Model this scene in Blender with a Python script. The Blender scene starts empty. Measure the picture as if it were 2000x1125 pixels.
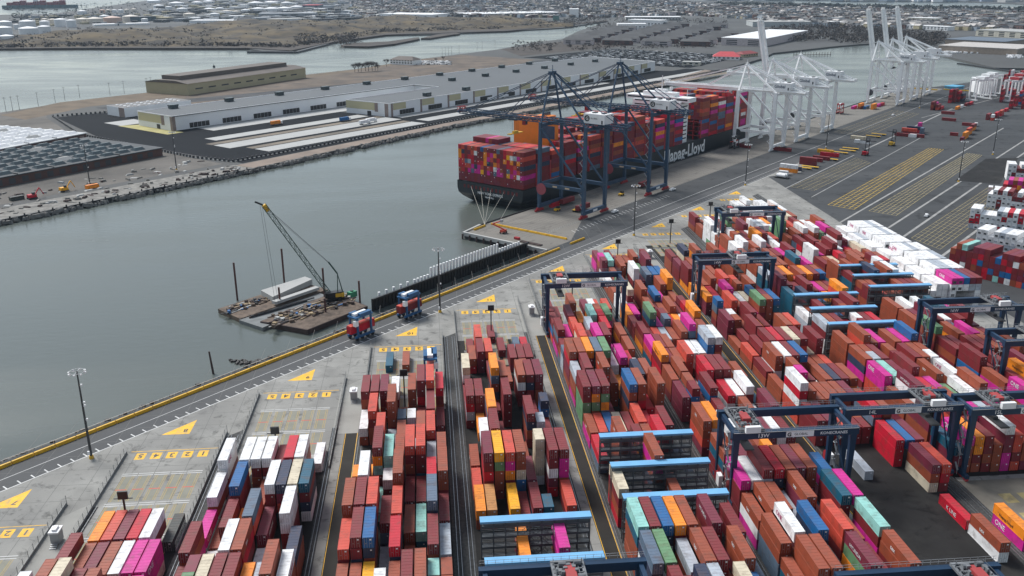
import bpy, math, random
from mathutils import Vector, Matrix
R = math.radians
random.seed(11)
sc = bpy.context.scene
# ------------------------------------------------------------------ camera, sky, sun, exposure
FPX, PITCH, ROLL, CAMH, YAW = 1777.12, 0.33011, -0.0026229, 129.0, 0.0917222
_fw = Vector((math.sin(YAW)*math.cos(PITCH), math.cos(YAW)*math.cos(PITCH), -math.sin(PITCH)))
_r0 = Vector((math.cos(YAW), -math.sin(YAW), 0)); _u0 = _r0.cross(_fw)
_r = _r0*math.cos(ROLL) + _u0*math.sin(ROLL); _u = -_r0*math.sin(ROLL) + _u0*math.cos(ROLL)
cam = bpy.data.objects.new('camera', bpy.data.cameras.new('camera')); sc.collection.objects.link(cam)
cam.data.lens = 36*FPX/2000; cam.data.clip_start = 1; cam.data.clip_end = 40000
cam.matrix_world = Matrix(((_r.x, _u.x, -_fw.x, 0), (_r.y, _u.y, -_fw.y, 0), (_r.z, _u.z, -_fw.z, CAMH), (0, 0, 0, 1)))
sc.camera = cam
def at(px, py, z=0.0):
    """surveyed point of the photograph (2000x1125 frame) on the level z, in metres"""
    d = _r*((px-1000)/FPX) - _u*((py-562.5)/FPX) + _fw
    t = (z-CAMH)/d.z
    return Vector((d.x*t, d.y*t, z))
SUN_EL, SUN_AZ = 48, -42          # azimuth clockwise from +Y
w = bpy.data.worlds.new('World'); sc.world = w; w.use_nodes = True
nt = w.node_tree; bg = nt.nodes['Background']
sky = nt.nodes.new('ShaderNodeTexSky'); sky.sky_type = 'NISHITA'; sky.sun_disc = False
sky.sun_elevation = R(SUN_EL); sky.sun_rotation = R(SUN_AZ); sky.air_density = 1.3; sky.dust_density = 1.0; sky.ozone_density = 1.0
hs = nt.nodes.new('ShaderNodeHueSaturation'); hs.inputs['Saturation'].default_value = 0.5
nt.links.new(sky.outputs[0], hs.inputs['Color']); tint = nt.nodes.new('ShaderNodeMix'); tint.data_type = 'RGBA'; tint.blend_type = 'MULTIPLY'; tint.inputs['Factor'].default_value = 1; tint.inputs['B'].default_value = (.92,.98,1.02,1)
nt.links.new(hs.outputs[0], tint.inputs['A']); nt.links.new(tint.outputs['Result'], bg.inputs[0])
bg.inputs[1].default_value = 0.088
sl = bpy.data.lights.new('sun', 'SUN'); sl.energy = 2.9; sl.angle = R(24); sl.color = (1, .975, .95)
so = bpy.data.objects.new('sun', sl); sc.collection.objects.link(so)
sd = Vector((math.sin(R(SUN_AZ))*math.cos(R(SUN_EL)), math.cos(R(SUN_AZ))*math.cos(R(SUN_EL)), math.sin(R(SUN_EL))))
so.rotation_euler = sd.to_track_quat('Z', 'Y').to_euler()
sc.view_settings.view_transform = 'Standard'; sc.view_settings.look = 'None'
sc.view_settings.exposure = 0.50; sc.view_settings.gamma = 1
sc.cycles.max_bounces = 6; sc.cycles.volume_bounces = 0; sc.cycles.use_denoising = True

# ------------------------------------------------------------------ helpers
COL = sc.collection
MATS = {}
def mat(name, col, rough=.6, var=.12, scale=.3, metal=0., dirt=0., dscale=.08, dcol=None, bump=0., bscale=3., spec=None, stretch=None, fade=0., stain=None):
    if name in MATS: return MATS[name]
    m = bpy.data.materials.new(name); m.use_nodes = True; t = m.node_tree; N = t.nodes; L = t.links
    b = N['Principled BSDF']; b.inputs['Roughness'].default_value = rough; b.inputs['Metallic'].default_value = metal
    if spec is not None: b.inputs['Specular IOR Level'].default_value = spec
    g = N.new('ShaderNodeNewGeometry')
    pos = g.outputs['Position']
    if stretch:
        mp = N.new('ShaderNodeMapping'); mp.inputs['Rotation'].default_value = (0, 0, R(stretch[2])); mp.inputs['Scale'].default_value = (stretch[0], stretch[1], 1)
        L.new(pos, mp.inputs['Vector']); pos = mp.outputs[0]
    nz = N.new('ShaderNodeTexNoise'); nz.inputs['Scale'].default_value = scale; nz.inputs['Detail'].default_value = 5
    L.new(pos, nz.inputs['Vector'])
    mr = N.new('ShaderNodeMapRange'); mr.inputs['From Min'].default_value = .3; mr.inputs['From Max'].default_value = .7
    mr.inputs['To Min'].default_value = 1-var; mr.inputs['To Max'].default_value = 1+var
    L.new(nz.outputs['Fac'], mr.inputs['Value'])
    mx = N.new('ShaderNodeVectorMath'); mx.operation = 'SCALE'; mx.inputs[0].default_value = col
    L.new(mr.outputs[0], mx.inputs['Scale']); out = mx.outputs[0]
    if dirt:
        n2 = N.new('ShaderNodeTexNoise'); n2.inputs['Scale'].default_value = dscale; n2.inputs['Detail'].default_value = 7; n2.inputs['Roughness'].default_value = .62
        L.new(pos, n2.inputs['Vector'])
        m2 = N.new('ShaderNodeMapRange'); m2.inputs['From Min'].default_value = .5; m2.inputs['From Max'].default_value = .68
        m2.inputs['To Max'].default_value = dirt; L.new(n2.outputs['Fac'], m2.inputs['Value'])
        mi = N.new('ShaderNodeMix'); mi.data_type = 'RGBA'; L.new(m2.outputs[0], mi.inputs['Factor'])
        L.new(out, mi.inputs['A']); mi.inputs['B'].default_value = (*(dcol or (.05, .045, .04)), 1); out = mi.outputs['Result']
    if stain:   # oil spots, tyre rubber and patched joints
        n4 = N.new('ShaderNodeTexNoise'); n4.inputs['Scale'].default_value = stain[1]; n4.inputs['Detail'].default_value = 4; n4.inputs['Roughness'].default_value = .7; n4.inputs['Distortion'].default_value = .6
        L.new(g.outputs['Position'], n4.inputs['Vector'])
        m4 = N.new('ShaderNodeMapRange'); m4.inputs['From Min'].default_value = .55; m4.inputs['From Max'].default_value = .68; m4.inputs['To Min'].default_value = 1; m4.inputs['To Max'].default_value = 1-stain[0]
        L.new(n4.outputs['Fac'], m4.inputs['Value']); s4 = N.new('ShaderNodeVectorMath'); s4.operation = 'SCALE'; L.new(out, s4.inputs[0]); L.new(m4.outputs[0], s4.inputs['Scale']); out = s4.outputs[0]
    if fade:   # roofs bleached and dusty, as on any container a few years old
        sx = N.new('ShaderNodeSeparateXYZ'); L.new(g.outputs['True Normal'], sx.inputs[0])
        gt = N.new('ShaderNodeMath'); gt.operation = 'GREATER_THAN'; gt.inputs[1].default_value = .6; L.new(sx.outputs['Z'], gt.inputs[0])
        ml2 = N.new('ShaderNodeMath'); ml2.operation = 'MULTIPLY'; ml2.inputs[1].default_value = fade; L.new(gt.outputs[0], ml2.inputs[0])
        mf = N.new('ShaderNodeMix'); mf.data_type = 'RGBA'; L.new(ml2.outputs[0], mf.inputs['Factor']); L.new(out, mf.inputs['A']); mf.inputs['B'].default_value = (.58,.49,.47,1); out = mf.outputs['Result']
    L.new(out, b.inputs['Base Color'])
    if bump:
        n3 = N.new('ShaderNodeTexNoise'); n3.inputs['Scale'].default_value = bscale; n3.inputs['Detail'].default_value = 3; L.new(pos, n3.inputs['Vector'])
        bp = N.new('ShaderNodeBump'); bp.inputs['Strength'].default_value = bump; bp.inputs['Distance'].default_value = .3
        L.new(n3.outputs['Fac'], bp.inputs['Height']); L.new(bp.outputs[0], b.inputs['Normal'])
    MATS[name] = m; return m
class MB:
    def __init__(s): s.v = []; s.f = []; s.m = []
    def add(s, vs, fs, m=0):
        o = len(s.v); s.v += [tuple(v) for v in vs]; s.f += [tuple(i+o for i in f) for f in fs]; s.m += [m]*len(fs); return s
    def box(s, x0, x1, y0, y1, z0, z1, m=0):
        return s.add([(x0,y0,z0),(x1,y0,z0),(x1,y1,z0),(x0,y1,z0),(x0,y0,z1),(x1,y0,z1),(x1,y1,z1),(x0,y1,z1)],
                     [(0,3,2,1),(4,5,6,7),(0,1,5,4),(1,2,6,5),(2,3,7,6),(3,0,4,7)], m)
    def cbox(s, c, d, m=0, rot=0, top=1.0):
        ca, sa = math.cos(rot), math.sin(rot); vs = []
        for k, z in enumerate((c[2], c[2]+d[2])):
            f = top if k else 1
            for a, b in ((-1,-1),(1,-1),(1,1),(-1,1)):
                x, y = a*d[0]/2*f, b*d[1]/2*f; vs.append((c[0]+x*ca-y*sa, c[1]+x*sa+y*ca, z))
        return s.add(vs, [(0,3,2,1),(4,5,6,7),(0,1,5,4),(1,2,6,5),(2,3,7,6),(3,0,4,7)], m)
    def beam(s, p, q, w, h=None, m=0, w2=None):
        p, q = Vector(p), Vector(q); h = h or w; d = (q-p)
        if d.length < 1e-6: return s
        d.normalize(); up = Vector((0,0,1)) if abs(d.z) < .98 else Vector((1,0,0))
        a = d.cross(up).normalized(); b = a.cross(d).normalized(); k = (w2 or w)/w; vs = []
        for P, f in ((p, 1), (q, k)):
            for i, j in ((-1,-1),(1,-1),(1,1),(-1,1)): vs.append(P+a*(i*w/2*f)+b*(j*h/2*f))
        return s.add(vs, [(0,1,2,3),(7,6,5,4),(0,4,5,1),(1,5,6,2),(2,6,7,3),(3,7,4,0)], m)
    def tube(s, p, q, r, r2=None, n=6, m=0):
        p, q = Vector(p), Vector(q); d = (q-p).normalized(); up = Vector((0,0,1)) if abs(d.z) < .98 else Vector((1,0,0))
        a = d.cross(up).normalized(); b = a.cross(d); vs = []; r2 = r if r2 is None else r2
        for P, rr in ((p, r), (q, r2)):
            for i in range(n): t = 2*math.pi*i/n; vs.append(P+a*(math.cos(t)*rr)+b*(math.sin(t)*rr))
        return s.add(vs, [(i, (i+1) % n, n+(i+1) % n, n+i) for i in range(n)]+[tuple(range(n))[::-1], tuple(range(n, 2*n))], m)
    def truss(s, p, q, w, h, n, t=.25, m=0):
        """lattice girder from p to q: four chords with lacing"""
        p, q = Vector(p), Vector(q); d = (q-p).normalized(); up = Vector((0,0,1)) if abs(d.z) < .9 else Vector((0,1,0))
        a = d.cross(up).normalized(); b = a.cross(d).normalized()
        cs = [a*(i*w/2)+b*(j*h/2) for i, j in ((-1,-1),(1,-1),(1,1),(-1,1))]
        for c in cs: s.beam(p+c, q+c, t*1.4, t*1.4, m)
        for k in range(n):
            P, Q = p.lerp(q, k/n), p.lerp(q, (k+1)/n)
            for i in range(4):
                A, B = (cs[i], cs[(i+1) % 4]) if k % 2 else (cs[(i+1) % 4], cs[i])
                s.beam(P+A, Q+B, t*.8, t*.8, m); s.beam(P+A, P+B, t*.8, t*.8, m)
        return s
    def prism(s, pts, z0, z1, m=0, mt=None):
        ar = sum(pts[i][0]*pts[(i+1) % len(pts)][1]-pts[(i+1) % len(pts)][0]*pts[i][1] for i in range(len(pts)))
        if ar < 0: pts = pts[::-1]
        n = len(pts); vs = [(p[0], p[1], z0) for p in pts]+[(p[0], p[1], z1) for p in pts]
        s.add(vs, [(i, (i+1) % n, n+(i+1) % n, n+i) for i in range(n)]+[tuple(range(n))[::-1]], m)
        o = len(s.v)-2*n; s.f.append(tuple(range(o+n, o+2*n))); s.m.append(m if mt is None else mt); return s
    def sheet(s, pts, z, m=0):
        ar = sum(pts[i][0]*pts[(i+1) % len(pts)][1]-pts[(i+1) % len(pts)][0]*pts[i][1] for i in range(len(pts)))
        if ar < 0: pts = pts[::-1]
        return s.add([(p[0], p[1], z) for p in pts], [tuple(range(len(pts)))], m)
    def build(s, name, mats, parent=None, loc=None, rotz=0, smooth=False):
        me = bpy.data.meshes.new(name); me.from_pydata(s.v, [], s.f)
        for mm in (mats if isinstance(mats, (list, tuple)) else [mats]): me.materials.append(mm)
        me.polygons.foreach_set('material_index', s.m)
        if smooth: me.polygons.foreach_set('use_smooth', [True]*len(s.f))
        me.update(); o = bpy.data.objects.new(name, me); COL.objects.link(o)
        if parent is not None: o.parent = parent
        if loc is not None: o.location = loc
        o.rotation_euler = (0, 0, rotz); return o
def tag(o, label=None, cat=None, group=None, kind=None):
    if label: o['label'] = label
    if cat: o['category'] = cat
    if group: o['group'] = group
    if kind: o['kind'] = kind
    return o
def thing(name, label, cat, loc=(0,0,0), rotz=0, group=None):
    o = bpy.data.objects.new(name, None); COL.objects.link(o); o.location = loc; o.rotation_euler = (0,0,rotz)
    o.empty_display_size = .5
    return tag(o, label, cat, group)
def dup(o, loc, rotz=0, label=None, group=None, scale=None):
    r = o.copy(); COL.objects.link(r); r.location = loc; r.rotation_euler = (0,0,rotz)
    if label: r['label'] = label
    if group: r['group'] = group
    if scale: r.scale = (scale,)*3
    for ch in list(o.children):
        c = ch.copy(); COL.objects.link(c); c.parent = r
        for g in list(ch.children): d = g.copy(); COL.objects.link(d); d.parent = c
    return r
TXT = {}
def text(name, s, size, m, M, parent=None, bold=.0):
    key = (s, size, m.name)
    if key not in TXT:
        cu = bpy.data.curves.new('lettering', 'FONT'); cu.body = s; cu.size = size; cu.extrude = .012; cu.offset = bold
        cu.align_x = 'LEFT'; cu.resolution_u = 2
        ob = bpy.data.objects.new('lettering', cu); me = bpy.data.meshes.new_from_object(ob); me.materials.clear(); me.materials.append(m)
        bpy.data.objects.remove(ob); TXT[key] = me
    o = bpy.data.objects.new(name, TXT[key]); COL.objects.link(o)
    if parent is not None: o.parent = parent
    o.matrix_local = M
    return o
def frame(x, y, z, ax, ay):
    ax, ay = Vector(ax), Vector(ay); az = ax.cross(ay)
    return Matrix(((ax.x, ay.x, az.x, x), (ax.y, ay.y, az.y, y), (ax.z, ay.z, az.z, z), (0,0,0,1)))
# quay coordinates: s along the quay, n towards the basin
US, UN, Q0 = Vector((.6835,.73,0)), Vector((-.73,.6835,0)), Vector((29.07,484.1,0))
UA = math.atan2(.73, .6835)
def Q(s, n, z=0): return Q0+US*s+UN*n+Vector((0,0,z))

# ------------------------------------------------------------------ materials
C = {}
for k, col in dict(r=(.20,.018,.024), b=(.31,.066,.030), c=(.58,.070,.042), k=(.52,.006,.026), w=(.80,.80,.80), l=(.42,.46,.51), n=(.028,.042,.085),
                   u=(.010,.12,.32), T=(.008,.10,.165), s=(.10,.15,.215), m=(.60,.016,.27), o=(.88,.27,.015), y=(.90,.42,.008), g=(.13,.28,.14),
                   G=(.02,.10,.05), e=(.64,.56,.42), a=(.29,.60,.54), p=(.185,.022,.045), d=(.05,.06,.055), x=(.50,.24,.09)).items():
    C[k] = mat('container_paint_'+k, col, .58, .10, .35, dirt=.42 if k in 'wexl' else .45, dscale=.45, dcol=(.10,.055,.035), fade=.0 if k in 'wlex' else .05, spec=.3)
CN = dict(r='dark red', b='rust brown', c='coral red', k='crimson', w='white', l='pale grey', n='navy', u='bright blue', T='teal blue', s='slate blue', m='magenta',
          o='orange', y='yellow', g='sage green', G='dark green', e='cream', a='mint green', p='maroon', d='dark grey', x='rust stained orange')
steel = mat('galvanised_steel', (.35,.36,.37), .5, .15, metal=.4)
dsteel = mat('dark_steel', (.05,.052,.055), .6)
navy = mat('navy_crane_paint', (.008,.034,.078), .42, .12, .2)
stsblue = mat('slate_blue_crane_paint', (.022,.060,.115), .45, .15, .2, dirt=.25, dscale=.3, dcol=(.12,.14,.16))
cwhite = mat('white_crane_paint', (.86,.87,.87), .45, .06, .2, dirt=.18, dscale=.3, dcol=(.32,.30,.28))
white = mat('white_paint', (.82,.82,.82), .6, .06)
lblue = mat('light_blue_rack_roof', (.17,.42,.68), .5, .08, .3)
rackg = mat('rack_galvanised_grey', (.085,.095,.105), .55, .2)
ylw = mat('yellow_paint', (.72,.42,.02), .6, .12, .5, dirt=.35, dscale=.4, dcol=(.30,.24,.12))
ylw2 = mat('yellow_road_paint', (.84,.46,.015), .7, .15, .4, dirt=.75, dscale=.55, dcol=(.34,.28,.16))
fyel = mat('faded_yellow_paint', (.36,.29,.13), .8, .3, .3, dirt=.7, dscale=.2, dcol=(.09,.085,.08))
wline = mat('white_road_paint', (.62,.62,.60), .7, .1, .3, dirt=.35, dscale=.2, dcol=(.2,.2,.19))
fline = mat('worn_white_paint', (.32,.315,.30), .8, .2, .3, dirt=.6, dscale=.15, dcol=(.1,.1,.095))
redp = mat('red_paint', (.36,.022,.03), .5, .15)
redl = mat('red_road_paint', (.52,.09,.06), .7, .15)
black = mat('black_paint', (.012,.013,.015), .5)
glass = mat('window_glass', (.03,.04,.05), .15)
org = mat('orange_casing_paint', (.86,.24,.015), .45, .08, .2)
conc = mat('concrete', (.265,.26,.24), .85, .28, .10, dirt=.8, dscale=.05, dcol=(.15,.148,.14), stain=(.55,.22))
concl = mat('pale_concrete', (.40,.40,.385), .85, .08, .1, dirt=.35, dscale=.05, dcol=(.27,.265,.25))
apron = mat('apron_concrete', (.185,.172,.150), .85, .10, .05, dirt=.5, dscale=.04, dcol=(.115,.105,.095), stretch=(.12,1.6,-46.9), stain=(.35,.12))
asphn = mat('new_asphalt', (.014,.016,.019), .9, .1, .02, spec=.08)
asph = mat('asphalt', (.060,.063,.066), .85, .14, .03, dirt=.5, dscale=.02, dcol=(.105,.107,.108), stretch=(.12,1.0,-46.9), stain=(.45,.10), spec=.2)
asphd = mat('dark_asphalt', (.021,.020,.0195), .8, .3, .08, dirt=.6, dscale=.07, dcol=(.05,.048,.044), stain=(.6,.16), spec=.2)
lane = mat('lane_asphalt', (.027,.0245,.021), .8, .12, .1, spec=.2, dirt=.3, dscale=.15, dcol=(.06,.056,.05))
rail = mat('rail_steel', (.30,.31,.32), .35, .2, .6, metal=.7)
ballast = mat('rail_bed', (.055,.055,.053), .9, .35, 1.2)
road = mat('road_asphalt', (.068,.070,.072), .85, .08, .03, dirt=.35, dscale=.03, dcol=(.10,.10,.10), stretch=(.08,1.2,-46.9))
soil = mat('bare_soil', (.20,.165,.125), .95, .2, .02, dirt=.7, dscale=.015, dcol=(.085,.08,.07))
rubble = mat('rubble', (.22,.21,.19), .95, .35, .25, dirt=.6, dscale=.1, dcol=(.08,.075,.07), bump=.6, bscale=.6)
city = mat('town_ground', (.075,.076,.074), .9, .35, .006, dirt=.6, dscale=.012, dcol=(.05,.052,.045))
grassm = mat('winter_grass', (.072,.052,.024), .95, .9, .016, dirt=1.0, dscale=.02, dcol=(.024,.018,.015))
marsh = mat('marsh_scrub', (.055,.044,.036), .95, .3, .02)
treem = mat('bare_branches', (.060,.050,.044), .9, .3, .2)
treeg = mat('dark_evergreen', (.030,.040,.033), .9, .3, .1)
roofg = mat('grey_membrane_roof', (.105,.115,.122), .8, .06, .01, dirt=.3, dscale=.02, dcol=(.065,.08,.095))
wwall = mat('white_wall_panels', (.80,.81,.82), .7, .05, .05)
beige = mat('beige_wall_panel', (.52,.47,.29), .7, .05, .05)
taupe = mat('taupe_wall_panel', (.26,.20,.18), .7)
tanm = mat('tan_sheet_metal', (.40,.35,.22), .7, .12, .05, dirt=.4, dscale=.05, dcol=(.25,.21,.14))
brick = mat('red_brick', (.115,.060,.050), .9, .2, .1)
dglass = mat('skylight_glass', (.035,.055,.062), .3, .3, .1)
lroof = mat('silver_coated_roof', (.42,.44,.45), .6, .12, .1)
hull = mat('black_hull_paint', (.010,.016,.022), .42, .2, .05)
plank = mat('barge_timber', (.13,.095,.070), .9, .4, .5, dirt=.5, dscale=.4, dcol=(.07,.05,.04))
rust = mat('rusty_steel', (.055,.034,.030), .8, .4, .4)
greenl = mat('green_lattice_paint', (.025,.065,.050), .6)
hatch = mat('parking_field', (.06,.062,.065), .9, .3, .02)

# water
wm = bpy.data.materials.new('harbour_water'); wm.use_nodes = True; t = wm.node_tree; b = t.nodes['Principled BSDF']
b.inputs['Base Color'].default_value = (.094,.108,.098,1); b.inputs['Roughness'].default_value = .16; b.inputs['IOR'].default_value = 1.33
g = t.nodes.new('ShaderNodeNewGeometry'); mp = t.nodes.new('ShaderNodeMapping'); mp.inputs['Rotation'].default_value = (0,0,R(-35)); mp.inputs['Scale'].default_value = (.35,1,1)
t.links.new(g.outputs['Position'], mp.inputs['Vector'])
n1 = t.nodes.new('ShaderNodeTexNoise'); n1.inputs['Scale'].default_value = .35; n1.inputs['Detail'].default_value = 6; n1.inputs['Roughness'].default_value = .6
t.links.new(mp.outputs[0], n1.inputs['Vector'])
bp = t.nodes.new('ShaderNodeBump'); bp.inputs['Strength'].default_value = .4; bp.inputs['Distance'].default_value = .22
t.links.new(n1.outputs['Fac'], bp.inputs['Height']); t.links.new(bp.outputs[0], b.inputs['Normal'])
n2 = t.nodes.new('ShaderNodeTexNoise'); n2.inputs['Scale'].default_value = .012; n2.inputs['Detail'].default_value = 5; n2.inputs['Distortion'].default_value = 1.2
t.links.new(mp.outputs[0], n2.inputs['Vector'])
mr = t.nodes.new('ShaderNodeMapRange'); mr.inputs['From Min'].default_value = .35; mr.inputs['From Max'].default_value = .68; mr.inputs['To Min'].default_value = .14; mr.inputs['To Max'].default_value = .30
t.links.new(n2.outputs['Fac'], mr.inputs['Value']); t.links.new(mr.outputs[0], b.inputs['Roughness'])

# ------------------------------------------------------------------ setting: water, land, roads
def struct(mb, name, mats, label=None): return tag(mb.build(name, mats), kind='structure', label=label)
struct(MB().sheet([(-9000,-400),(12000,-400),(12000,16000),(-9000,16000)], -3.0), 'water', wm)
def P2(l): return [tuple(p[:2]) for p in l]
def px(*l): return [tuple(at(a, b)[:2]) for a, b in l]
sn = lambda l: [tuple(Q(a, b)[:2]) for a, b in l]
struct(MB().prism(sn([(-900,-57),(-20,-57),(-20,-3),(-3,0),(822,0),(835,-24),(922,-48),(1043,-86),(1300,-300),(1300,-1100),(-300,-1100),(-900,-600)]), -6, 0), 'terminal_ground', asph)
struct(MB().prism(sn([(-500,205),(-158,224),(22,231),(270,250),(349,247),(674,257),(856,275),(1106,312),(1217,341),(1459,306),(1700,240),(1361,104),(1150,-30),(1400,-600),
        (3000,-1500),(3650,250),(3780,600),(4450,1900),(4600,3600),(2900,2100),(2074,1217),(1589,1003),(1308,858),(1178,845),(997,787),(766,762),(568,718),(239,705),(120,700),(35,652),(-500,560)]), -6, -.4), 'peninsula_ground', city)
struct(MB().prism(px((-260,104),(0,95),(178,94),(330,91),(484,94),(512,99),(569,99),(650,82),(753,68),(860,66),(991,60),(1098,54),(1186,41),(1228,33),(1330,-10),(900,-22),(400,-16),(280,2),(200,13),(100,27),(-260,34)), -6, -.3), 'far_shore_ground', city)
struct(MB().prism(px((1330,-18),(1600,-8),(2000,8),(2500,25),(2500,-30),(1330,-30)), -6, -.2), 'distant_shore', city)
# golf hills: a real undulating terrain
HV = []
def hills():
    mb = MB(); nx, ny = 120, 26; rr = random.Random(4)
    top = [(-200,88,60),(0,80,60),(120,72,60),(250,58,40),(420,48,40),(600,42,40),(760,38,38),(980,34,34),(1120,46,30)]
    bot = [(-200,102),(0,94),(178,92.5),(484,92.5),(569,96),(640,82),(753,66.5),(991,58.5),(1120,51.5)]
    def ip(tb, x):
        for a, b in zip(tb, tb[1:]):
            if a[0] <= x <= b[0]: f = (x-a[0])/(b[0]-a[0]); return a[1]+(b[1]-a[1])*f
        return tb[-1][1]
    vs = []
    for j in range(ny):
        for i in range(nx):
            X = -200+1320*i/(nx-1); a, b2 = ip(bot, X), ip(top, X); v = j/(ny-1); y = a+(b2-a)*v
            p = at(X, y); e = math.sin(math.pi*min(1, v*1.35)*.74)
            h = e*(8+6*math.sin(p.x/95+p.y/140)+5*math.sin(p.x/41-p.y/63+1)+3*math.sin(p.x/19+p.y/27))
            vs.append((p.x, p.y, max(-.2, h)))
    HV[:] = [v for q, v in enumerate(vs) if v[2] > 1.5]
    fs = [(j*nx+i, j*nx+i+1, (j+1)*nx+i+1, (j+1)*nx+i) for j in range(ny-1) for i in range(nx-1)]
    mb.add(vs, fs); return mb
tag(hills().build('grass_hills', grassm, smooth=True), kind='structure')
struct(MB().prism(px((-260,103),(0,95.5),(178,94.3),(484,94.5),(569,99.5),(655,82),(753,68.5),(991,61),(1186,41.6),(1186,39.5),(991,56),(860,60),(753,62),(700,68),(640,74),(560,92),(330,90.5),(0,92.5),(-260,99)), -5, .9), 'marsh_shore', marsh)
for i, pts in enumerate([[(666,88),(690,84),(760,81),(817,73),(820,76),(770,86),(720,91),(672,90)], [(822,75),(850,68),(890,63.5),(899,66),(870,70),(840,75)]]):
    struct(MB().prism(px(*pts), -5, .4), 'mud_island', marsh)
# quay apron and roads
struct(MB().sheet(sn([(-19.6,-56.5),(-19.6,-3.3),(-2.8,-.4),(821,-.4),(821,-38),(40,-38),(2,-56.5)]), .004), 'quay_apron', apron)
struct(MB().sheet(sn([(-900,-61.5),(-2,-61.5),(300,-61.5),(300,-73),(-900,-73)]), .004), 'perimeter_road', road)
m = MB()
for s in range(-2, 34):
    m.sheet(sn([(s*3.7*1.0,-45.5),(s*3.7+.3,-45.5),(s*3.7+.3-2.2,-49.5),(s*3.7-2.2,-49.5)]), .01) if s > 4 else None
for k in range(-150, 82): m.sheet(sn([(k*3.7,-73),(k*3.7+.35,-73),(k*3.7+.35,-70.8),(k*3.7,-70.8)]), .01)
m.sheet(sn([(-900,-66.9),(250,-66.9),(250,-67.1),(-900,-67.1)]), .01)
m.sheet(sn([(-900,-72.9),(300,-72.9),(300,-73.2),(-900,-73.2)]), .014)
m.sheet(sn([(60,-58.2),(860,-58.2),(860,-58.5),(60,-58.5)]), .01)
struct(m, 'road_markings', wline)
m = MB()
for n in (-6.6, -8.0, -37.0, -38.4): m.sheet(sn([(-14 if n > -20 else 4,n),(820,n),(820,n-.28),(-14 if n > -20 else 4,n-.28)]), .012)
for k in range(9): m.sheet(sn([(-8+5*k*0,-11.5-k*2.9),(820,-11.5-k*2.9),(820,-11.62-k*2.9),(-8,-11.62-k*2.9)]), .008)
struct(m, 'quay_rails', ballast)
m = MB()
for k in range(70): m.sheet(sn([(6+k*1.9,-36.5),(6.6+k*1.9,-36.5),(6.6+k*1.9,-39),(6+k*1.9,-39)]), .016)
struct(m, 'rail_covers', conc)

# yard blocks
jl = MB()
for x in range(-126, 232, 8): jl.sheet([(x,100),(x+.13,100),(x+.13,545 if x > 190 else min(540, 350+(x+30)*1.07)),(x,545 if x > 190 else min(540, 350+(x+30)*1.07))], .007)
for y in range(160, 520, 8): jl.sheet([(max(-160, (y-365)/1.07-8),y),(228,y),(228,y+.13),(max(-160, (y-365)/1.07-8),y+.13)], .0085)
struct(jl, 'slab_joints', mat('joint_grey', (.14,.138,.13), .9))
X0 = {8:-88.2,9:-56.9,10:-22.6,11:8.8,12:43.5,13:74.3,14:108.6,15:139.4,16:173.3}
FAR = {8:197,9:227,10:262,11:318,12:343,13:402,14:436,15:470,16:506}
TRI = {7:(-108.1,223.1),8:(-73.6,259.8),9:(-41.6,295.1),10:(-6.5,332.1),11:(26.1,367.2),12:(61.2,404.7),13:(92.8,439),14:(127.2,477.4),15:(159.1,512.1),16:(193.6,549.4)}
BX = {k: 236.4+36.0*(k-8) for k in range(7, 17)}; X0[7] = -122.7; FAR[7] = 160
edge = lambda s: Q(s, -73.2)
e0, e1 = edge(-700), edge(281)
struct(MB().sheet([tuple(e0[:2]), tuple(e1[:2]), (230,545), (230,100), (e0.x,-200)], .004), 'yard_concrete', conc)
m = MB(); ml = MB(); mr_ = MB(); mbed = MB(); my = MB(); mw = MB(); mred = MB(); mpale = MB(); mslab = MB(); mfy = MB()
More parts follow.
